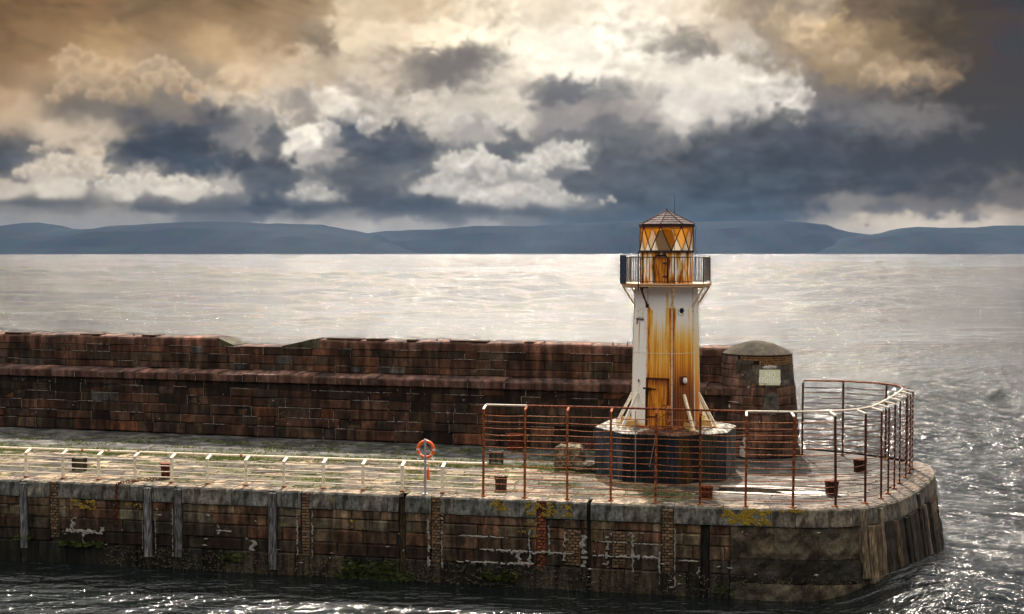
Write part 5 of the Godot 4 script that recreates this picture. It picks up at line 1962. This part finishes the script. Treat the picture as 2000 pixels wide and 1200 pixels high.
func build_tall_fence() -> void:
	var f := thing("tall_fence", "tall rust red fence of posts and thin horizontal bars curving round the pier's head", "fence", PIER_ORIGIN + Vector3.UP * DECK, PIER_TURN)
	# posts (s, t) and the way their heads lean in
	var at := [Vector2(-1.27, 0.78), Vector2(0.34, 0.78), Vector2(1.96, 0.8), Vector2(3.61, 0.82), Vector2(5.3, 0.78), Vector2(6.93, 0.72), Vector2(8.6, 0.7), Vector2(10.3, 0.85), Vector2(11.8, 1.4), Vector2(12.92, 2.25), Vector2(13.57, 3.27), Vector2(13.93, 4.4), Vector2(14.26, 5.55), Vector2(14.58, 6.87), Vector2(14.96, 8.3), Vector2(15.24, 9.45), Vector2(15.45, 10.6), Vector2(15.35, 11.8), Vector2(14.55, 13.0), Vector2(12.71, 13.75), Vector2(10.9, 13.6)]
	var HT := 3.36
	var inner := []
	for i in at.size():
		var a: Vector2 = at[maxi(i - 1, 0)]
		var b: Vector2 = at[mini(i + 1, at.size() - 1)]
		var d := (b - a).normalized()
		inner.append(Vector2(-d.y, d.x))
	for i in at.size():
		var p: Vector2 = at[i]
		var q: Vector2 = inner[i]
		var sh := Shape.new()
		sh.col = tone(Color(0.95, 0.8, 0.75) if i < 5 else (Color(0.62, 0.52, 0.5) if i < 8 else Color(0.25, 0.19, 0.19)), 0.12)  # lit left end and backlit head put into the tone of the rust
		var turn := Basis(Vector3.UP, atan2(q.x, -q.y))
		var lean := rng.randf_range(-0.016, 0.016)
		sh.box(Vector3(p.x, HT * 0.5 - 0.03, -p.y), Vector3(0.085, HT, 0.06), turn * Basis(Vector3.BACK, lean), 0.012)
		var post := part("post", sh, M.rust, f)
		if i < at.size() - 1:
			var arm := Shape.new()
			arm.col = Color(1.0, 0.72, 0.42) if i > 0 and i < 5 else (Color(0.9, 0.86, 0.8) if i == 0 or (i > 5 and i < 17) else Color(0.45, 0.3, 0.25))
			var head := Vector3(p.x, HT - 0.02, -p.y)
			var tip := head + Vector3(q.x * 0.44, 0.1, -q.y * 0.44)
			var dir := (tip - head).normalized()
			var bx := turn * Vector3.RIGHT
			arm.box((head + tip) * 0.5, Vector3(0.085, 0.065, 0.46), Basis(bx, dir.cross(bx).normalized() * -1.0, -dir), 0.012)
			part("arm", arm, M.white_paint if (i == 0 or i > 5 and i < 17) else M.rust, post)
		var foot := Shape.new()
		foot.box(Vector3(p.x, 0.025, -p.y), Vector3(0.2, 0.05, 0.17), turn, 0.012)
		part("foot", foot, M.rust, post)
	# bars, bay by bay, a little slack
	for row in 13:
		var y := 0.24 + row * 0.24
		for i in at.size() - 1:
			var a: Vector2 = at[i]
			var b: Vector2 = at[i + 1]
			var bow := (inner[i] as Vector2).lerp(inner[i + 1], 0.5) * -a.distance_to(b) * a.distance_to(b) / (8.0 * 5.2) if i > 7 and i < 18 else Vector2.ZERO
			var sh := Shape.new()
			sh.col = tone(Color(1.0, 0.88, 0.8) if i < 8 else Color(0.3, 0.24, 0.24), 0.2, 0.08)  # bars past the bend coloured dark, as seen against the light
			var pts := []
			var sag := rng.randf_range(-0.01, 0.03) if rng.randf() < 0.85 else rng.randf_range(0.03, 0.06)
			for k in 6:
				var e := k / 5.0
				var c := a.lerp(b, e) + bow * sin(PI * e)
				pts.append(Vector3(c.x, y - sag * sin(PI * e), -c.y))
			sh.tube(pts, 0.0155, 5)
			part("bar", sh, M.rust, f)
	# top rail on the arms' ends: white where its paint has lasted
	for i in at.size() - 1:
		var a: Vector2 = at[i] + inner[i] * 0.44
		var b: Vector2 = at[i + 1] + inner[i + 1] * 0.44
		var white := i == 0 or i >= 6 and i < 16
		var sh := Shape.new()
		sh.col = Color(0.62, 0.57, 0.52) if white else Color(0.62, 0.5, 0.5)
		var bow := (inner[i] as Vector2).lerp(inner[i + 1], 0.5) * -a.distance_to(b) * a.distance_to(b) / (8.0 * 5.0) if i > 7 and i < 18 else Vector2.ZERO
		var pts := []
		for k in 7:
			var e := k / 6.0
			var c := a.lerp(b, e) + bow * sin(PI * e)
			pts.append(Vector3(c.x, HT + 0.1, -c.y))
		sh.tube(pts, 0.04, 8)
		part("top_rail", sh, M.white_paint if white else M.rust, f)

# ------------------------------------------------------------------ furniture of the pier
func bollard(s: float, t: float, h: float, r: float, label: String, col: Color, wood := false) -> void:
	var b := thing("bollard", label, "bollard", pier(s, t, DECK), PIER_TURN + rng.randf_range(-20, 20), "bollards on the pier")
	var sh := Shape.new()
	sh.col = col
	sh.lathe([Vector2(r * 0.9, -0.06), Vector2(r * 0.9, h * 0.3), Vector2(r * 0.93, h * 0.6), Vector2(r * 1.04, h * 0.9), Vector2(r * 1.05, h - 0.03)], 10 if wood else 18, Vector3.ZERO, not wood)
	part("shaft", sh, M.timber if wood else M.rust, b)
	var top := Shape.new()
	top.col = col.lerp(Color(0.6, 0.4, 0.28), 0.55) if wood else col.lerp(Color(1.0, 0.75, 0.6), 0.3)
	top.lathe([Vector2(r * 1.05, h - 0.03), Vector2(r * 1.0, h), Vector2(r * 0.4, h + 0.015), Vector2(0.0, h + 0.015)], 10 if wood else 18)
	part("cap", top, M.timber if wood else M.rust, b)

func barrier(s: float, t: float, label: String, col: Color) -> void:
	var b := thing("barrier_slab", label, "barrier", pier(s, t, DECK), PIER_TURN, "low slabs between iron posts")
	var sh := Shape.new()
	sh.col = col
	sh.box(Vector3(0, 0.27, 0), Vector3(0.5, 0.48, 0.12), Basis.IDENTITY, 0.015)
	part("slab", sh, M.concrete, b)
	for x in [-0.28, 0.28]:
		var p := Shape.new()
		p.box(Vector3(x, 0.27, 0.0), Vector3(0.06, 0.56, 0.2), Basis.IDENTITY, 0.008)
		part("iron_post", p, M.dark_iron, b)

func boulder(called: String, label: String, at: Vector3, size: Vector3, seed_: int, col: Color, turn: float) -> void:
	# a block of stone with its corners worn off
	var n := fnl(seed_, 0.9, 3)
	var sh := Shape.new()
	sh.col = col
	var N := 14
	var grid := []
	for j in N + 1:
		var row := []
		var la := (float(j) / N - 0.5) * PI
		for i in N * 2 + 1:
			var lo := TAU * (i % (N * 2)) / (N * 2)
			var d := Vector3(cos(la) * cos(lo), sin(la), cos(la) * sin(lo))
			var e := 5.0
			var k := pow(pow(absf(d.x), e) + pow(absf(d.y), e) + pow(absf(d.z), e), -1.0 / e)
			var p := d * k
			p *= 1.0 + 0.13 * n.get_noise_3dv(p * 1.6) + 0.05 * n.get_noise_3dv(p * 5.0)
			row.append(Vector3(p.x * size.x, (p.y + 0.92) * size.y, p.z * size.z) * 0.5)
		grid.append(row)
	for j in N:
		for i in N * 2:
			sh.quad(grid[j][i + 1], grid[j][i], grid[j + 1][i], grid[j + 1][i + 1])
	var o := part(called, sh, M.rock, self)
	o.position = at
	o.rotation_degrees.y = turn
	tag(o, label, "stone block")

func build_furniture() -> void:
	bollard(-15.13, 2.35, 0.58, 0.25, "rusty bollard inside the white railing with a chain lying beside it", Color(0.25, 0.18, 0.17))
	bollard(-0.91, 2.3, 0.57, 0.25, "brown wooden bollard just right of the fence's left end post", Color(0.12, 0.075, 0.045), true)
	bollard(7.12, 1.95, 0.5, 0.23, "rusty bollard close behind the tall fence, in front of the lighthouse plinth", Color(0.32, 0.24, 0.22))
	bollard(11.79, 3.9, 0.54, 0.27, "dark bollard by the rain puddle on the pier's head", Color(0.12, 0.085, 0.08))
	bollard(13.21, 9.5, 0.53, 0.29, "dark bollard farthest out, near the curved end of the fence", Color(0.10, 0.075, 0.07))
	bollard(-2.45, 12.55, 0.72, 0.42, "stout brown bollard standing against the foot of the sandstone wall", Color(0.28, 0.2, 0.17))
	barrier(-19.51, 3.05, "low olive slab between two iron posts, behind the white railing", Color(0.12, 0.105, 0.055))
	barrier(-2.43, 8.45, "low grey slab between two iron posts, on the deck near the fence's left end", Color(0.27, 0.25, 0.19))
	boulder("stone_block", "big weathered stone block with a yellow top, left of the lighthouse plinth", pier(0.98, 7.7, DECK - 0.03), Vector3(1.25, 1.1, 0.9), 501, Color(0.27, 0.215, 0.13), -20.0)
	boulder("stone_block", "flat stone slab leaning low between the big block and the plinth", pier(1.75, 7.35, DECK - 0.03), Vector3(1.15, 0.42, 0.85), 502, Color(0.20, 0.165, 0.115), 12.0)
	# lifebuoy on its post
	var at := pier(-3.57, 0.78, DECK)
	var lp := thing("lifebuoy_post", "grey steel post carrying the lifebuoy at the quay's edge", "post", at, PIER_TURN)
	var sh := Shape.new()
	sh.col = Color(0.62, 0.62, 0.62)
	sh.box(Vector3(0, 1.06, 0.0), Vector3(0.075, 2.14, 0.075), Basis.IDENTITY, 0.008)
	part("pole", sh, M.galvanised, lp)
	sh = Shape.new()
	sh.col = Color(0.45, 0.45, 0.45)
	sh.box(Vector3(0, 0.02, 0), Vector3(0.22, 0.03, 0.22), Basis.IDENTITY, 0.006)
	part("base_plate", sh, M.galvanised, lp)
	sh = Shape.new()
	sh.col = Color(0.5, 0.5, 0.5)
	for x in [-0.27, 0.27]:
		sh.tube([Vector3(0, 1.3, -0.05), Vector3(x, 1.36, -0.06), Vector3(x * 1.25, 1.32, -0.02), Vector3(x * 1.35, 1.4, 0.02)], 0.018, 5)
	sh.tube([Vector3(0, 1.16, -0.04), Vector3(0.06, 1.16, -0.08)], 0.02, 5)
	part("hook", sh, M.galvanised, lp)
	var lb := thing("lifebuoy", "orange lifebuoy ring with white bands hanging on the grey post", "lifebuoy", at + Vector3.UP * 1.72, PIER_TURN)
	var tor := func(sh2: Shape, R: float, r: float, a0: float, a1: float, seg: int) -> void:
		var sides := 14
		for i in seg:
			var g0 := lerpf(a0, a1, float(i) / seg)
			var g1 := lerpf(a0, a1, float(i + 1) / seg)
			var c0 := Vector3(cos(g0), sin(g0), 0.0)
			var c1 := Vector3(cos(g1), sin(g1), 0.0)
			for k in sides:
				var h0 := TAU * k / sides
				var h1 := TAU * (k + 1) / sides
				var n00 := c0 * cos(h0) + Vector3.BACK * sin(h0)
				var n01 := c0 * cos(h1) + Vector3.BACK * sin(h1)
				var n10 := c1 * cos(h0) + Vector3.BACK * sin(h0)
				var n11 := c1 * cos(h1) + Vector3.BACK * sin(h1)
				sh2.smooth_tri(c0 * R + n00 * r, c1 * R + n10 * r, c1 * R + n11 * r, n00, n10, n11)
				sh2.smooth_tri(c0 * R + n00 * r, c1 * R + n11 * r, c0 * R + n01 * r, n00, n11, n01)
	var ring := Shape.new()
	tor.call(ring, 0.31, 0.062, 0.0, TAU, 48)
	part("ring", ring, M.orange, lb)
	lb.position += pier(0, 1, 0) * 0.0 + (pier(0, 0.09, 0) - pier(0, 0, 0))
	for g in [0.0, PI, -0.75, PI + 0.75]:
		var band := Shape.new()
		tor.call(band, 0.31, 0.0645, g - 0.09, g + 0.09, 4)
		part("band", band, M.white_band if absf(sin(g)) < 0.1 else M.galvanised, lb)
	var rope := Shape.new()
	rope.tube([Vector3(0.05, 0.1, 0.0), Vector3(0.13, -0.02, 0.0), Vector3(0.22, -0.16, 0.02)], 0.008, 4)
	part("grab_line", rope, M.rope, lb)
	var bag := thing("throwing_line", "orange throwing line hung low on the lifebuoy post", "rope", at + Vector3.UP * 0.55 + (pier(0.1, 0.06, 0) - pier(0, 0, 0)), PIER_TURN)
	var bs := Shape.new()
	bs.lathe([Vector2(0.02, -0.02), Vector2(0.05, 0.03), Vector2(0.06, 0.25), Vector2(0.045, 0.4), Vector2(0.02, 0.44)], 10)
	part("coil", bs, M.orange, bag)
	var tail := Shape.new()
	tail.tube([Vector3(-0.1, 0.3, -0.02), Vector3(-0.17, 0.1, -0.01), Vector3(-0.18, -0.2, 0.0), Vector3(-0.15, -0.3, 0.01)], 0.014, 5)
	tail.tube([Vector3(0, 0.44, 0), Vector3(-0.06, 0.62, -0.03)], 0.012, 5)
	part("tail", tail, M.orange, bag)
	# chain from the rusty bollard over the edge
	var ch := thing("mooring_chain", "rusty chain running from a bollard over the coping and down the quay wall", "chain", PIER_ORIGIN, PIER_TURN)
	var path := [Vector3(-14.55, DECK + 0.05, -2.05), Vector3(-15.0, DECK + 0.05, -1.75), Vector3(-15.4, DECK + 0.05, -1.35), Vector3(-15.9, DECK + 0.05, -0.85), Vector3(-16.15, DECK + 0.06, -0.45), Vector3(-16.22, DECK + 0.03, -0.2), Vector3(-16.25, DECK - 0.2, -0.2), Vector3(-16.27, DECK - 0.9, -0.2), Vector3(-16.28, DECK - 1.55, -0.21)]
	var total := 0.0
	var pos := 0.0
	var seg := 0
	var k := 0
	while seg < path.size() - 1:
		var a: Vector3 = path[seg]
		var b: Vector3 = path[seg + 1]
		var L := a.distance_to(b)
		if pos > L:
			pos -= L
			seg += 1
			continue
		var c := a.lerp(b, pos / L)
		var d := (b - a).normalized()
		var side := (d.cross(Vector3(0.2, 0.9, -0.4)).normalized())
		var nrm := d.cross(side)
		var x := side if k % 2 else nrm
		var li := Shape.new()
		li.col = tone(Color(0.4, 0.3, 0.28), 0.2)
		var loop := []
		for g in 9:
			var e := TAU * g / 8.0
			loop.append(c + d * cos(e) * 0.085 + x * sin(e) * 0.05)
		li.tube(loop, 0.018, 4)
		part("link", li, M.rust, ch)
		pos += 0.125
		k += 1
	# rods leaning on the plinth's front
	for q in [[Vector3(4.93, DECK, -50.75), Vector3(5.0, 6.2, -51.6), "grey steel pole standing upright before the plinth, left of the door", 0.022], [Vector3(5.52, DECK + 0.7, -51.08), Vector3(5.82, 5.45, -51.2), "thin steel pole leaning on the plinth below the door", 0.018]]:
		var a: Vector3 = q[0]
		var b: Vector3 = q[1]
		var o := Shape.new()
		o.col = Color(0.28, 0.27, 0.27)
		o.tube([Vector3.ZERO, b - a], q[3], 6)
		var m := part("steel_pole", o, M.galvanised, self)
		m.position = a
		tag(m, q[2], "pole", "steel poles before the plinth")
	# wire and stubs of iron on the seaward edge
	var wire := Shape.new()
	wire.tube([Vector3(0, 0.02, 0), Vector3(0.15, 0.12, 0.0), Vector3(0.35, 0.5, 0.0), Vector3(0.6, 0.75, 0.02), Vector3(0.95, 0.8, 0.0), Vector3(1.3, 0.7, 0.0), Vector3(1.35, 0.4, 0.0)], 0.012, 5)
	var wo := part("bent_wire", wire, M.dark_iron, self)
	wo.position = Vector3(13.3, DECK, -58.6)
	tag(wo, "bent wire rising from the deck beside the round stone tower", "wire")

# ------------------------------------------------------------------ growth
func blade_mesh(n: int, h: float, spread: float, width: float) -> ArrayMesh:
	var sh := Shape.new()
	for i in n:
		var g := rng.randf() * TAU
		var d := Vector3(cos(g), 0.0, sin(g))
		var base := d * rng.randf() * spread * 0.5
		var tip := base + d * rng.randf_range(0.2, 0.7) * h + Vector3.UP * h * rng.randf_range(0.5, 1.0)
		var side := Vector3(-d.z, 0.0, d.x) * width
		sh.tri(base - side, base + side, tip)
		sh.tri(base + side, base - side, tip)
	return sh.mesh()

func scatter(called: String, label: String, mesh: ArrayMesh, m: Material, places: Array, cols: Array) -> void:
	var mm := MultiMesh.new()
	mm.transform_format = MultiMesh.TRANSFORM_3D
	mm.use_colors = true
	mm.mesh = mesh
	mm.instance_count = places.size()
	for i in places.size():
		mm.set_instance_transform(i, places[i])
		mm.set_instance_color(i, cols[i])
	var o := MultiMeshInstance3D.new()
	o.name = numbered(called)
	o.multimesh = mm
	o.material_override = m
	o.set_meta("kind", "stuff")
	tag(o, label, called)
	o.position = PIER_ORIGIN
	o.rotation_degrees.y = PIER_TURN
	add_child(o)

func build_growth() -> void:
	var n := fnl(601, 0.55, 4)
	var n2 := fnl(602, 1.9, 3)
	var places := []
	var cols := []
	for i in 120000:
		var s := rng.randf_range(-30.0, 9.0)
		var t := rng.randf_range(0.9, 12.8)
		var edge := 8.1 + 0.5 * n_deck.get_noise_2d(s * 0.4, 7.0) - smooth(-6.0, 4.0, s) * 0.8
		var band := exp(-pow((t - edge) / 0.55, 2.0)) * smooth(8.0, 1.0, s)
		var k := n.get_noise_2d(s * 0.55, t * 1.5) + 0.5 * n2.get_noise_2d(s, t * 1.4)
		var want := band * (0.55 + 0.9 * k) + smooth(0.02, 0.32, k) * smooth(8.5, 4.0, s) * (0.75 if t < edge else 0.25)
		want += 0.3 * smooth(0.3, 0.0, absf(t - 1.1)) * smooth(0.3, 0.5, n2.get_noise_2d(s * 0.8, 4.0))
		if rng.randf() > want * 1.0 or Vector2((s - 5.09) / 3.2, (t - 7.74) / 3.2).length() < 1.0:
			continue
		var sc := rng.randf_range(0.45, 1.15) * (1.2 if t > 7.0 else 0.8)
		places.append(Transform3D(Basis(Vector3.UP, rng.randf() * TAU).scaled(Vector3(sc, sc, sc)), Vector3(s, DECK - 0.03, -t)))
		var dry := rng.randf()
		var c := Color(0.13, 0.18, 0.035).lerp(Color(0.30, 0.27, 0.085), dry * (0.75 if t < 7.0 else 0.35))
		if rng.randf() < 0.04:
			c = Color(0.45, 0.42, 0.3)
		cols.append(tone(c, 0.25))
	scatter("grass", "short green and dry grass growing in patches on the pier deck", blade_mesh(9, 0.085, 0.15, 0.009), M.grass, places, cols)
	# weed hanging at the water's edge
	places = []
	cols = []
	for q in [[-6.7, -4.6, 0.3, 0.85, 520], [-1.2, 0.2, 0.25, 0.65, 260], [-11.7, -10.9, 0.5, 0.85, 100], [-18.9, -16.8, 0.75, 1.0, 260], [-7.0, -4.0, 0.0, 0.4, 300], [7.4, 8.2, 0.2, 0.5, 60], [-20.9, -20.0, 0.9, 1.15, 60]]:
		for i in q[4]:
			var l := rng.randf_range(q[0], q[1])
			var f := rng.randf()
			var y: float = lerpf(q[2], q[3], f * rng.randf())
			if n2.get_noise_2d(l * 1.5, y * 3.0) < -0.12:
				continue
			var p := on_quay(l, y, 0.03)
			var sc := rng.randf_range(0.6, 1.5)
			places.append(Transform3D(Basis(Vector3.RIGHT, 1.0).rotated(Vector3.BACK, rng.randf_range(-0.5, 0.5)).scaled(Vector3(sc, sc, sc)), p))
			cols.append(tone(Color(0.06, 0.09, 0.015).lerp(Color(0.17, 0.19, 0.05), pow(rng.randf(), 2.0)), 0.3))
	scatter("seaweed", "green weed clinging to the foot of the quay wall", blade_mesh(10, 0.085, 0.14, 0.013), M.grass, places, cols)
	# barnacles on the foot of the quay
	places = []
	cols = []
	for i in 6000:
		var l := rng.randf_range(-17.0, 12.6)
		var y := rng.randf_range(-0.1, 0.85)
		if n2.get_noise_2d(l * 0.8, y * 2.0) < 0.02 - 0.2 * (0.7 - y):
			continue
		var p := on_quay(l, y, 0.035)
		var sc := rng.randf_range(0.5, 1.3)
		places.append(Transform3D(Basis(Vector3.RIGHT, PI / 2.0).scaled(Vector3(sc, sc, sc)), p))
		cols.append(tone(Color(0.15, 0.125, 0.08), 0.35))
	var cone := Shape.new()
	cone.lathe([Vector2(0.022, -0.02), Vector2(0.012, 0.014), Vector2(0.0, 0.012)], 5)
	scatter("barnacles", "pale barnacles crusting the foot of the quay wall", cone.mesh(), M.mortar, places, cols)
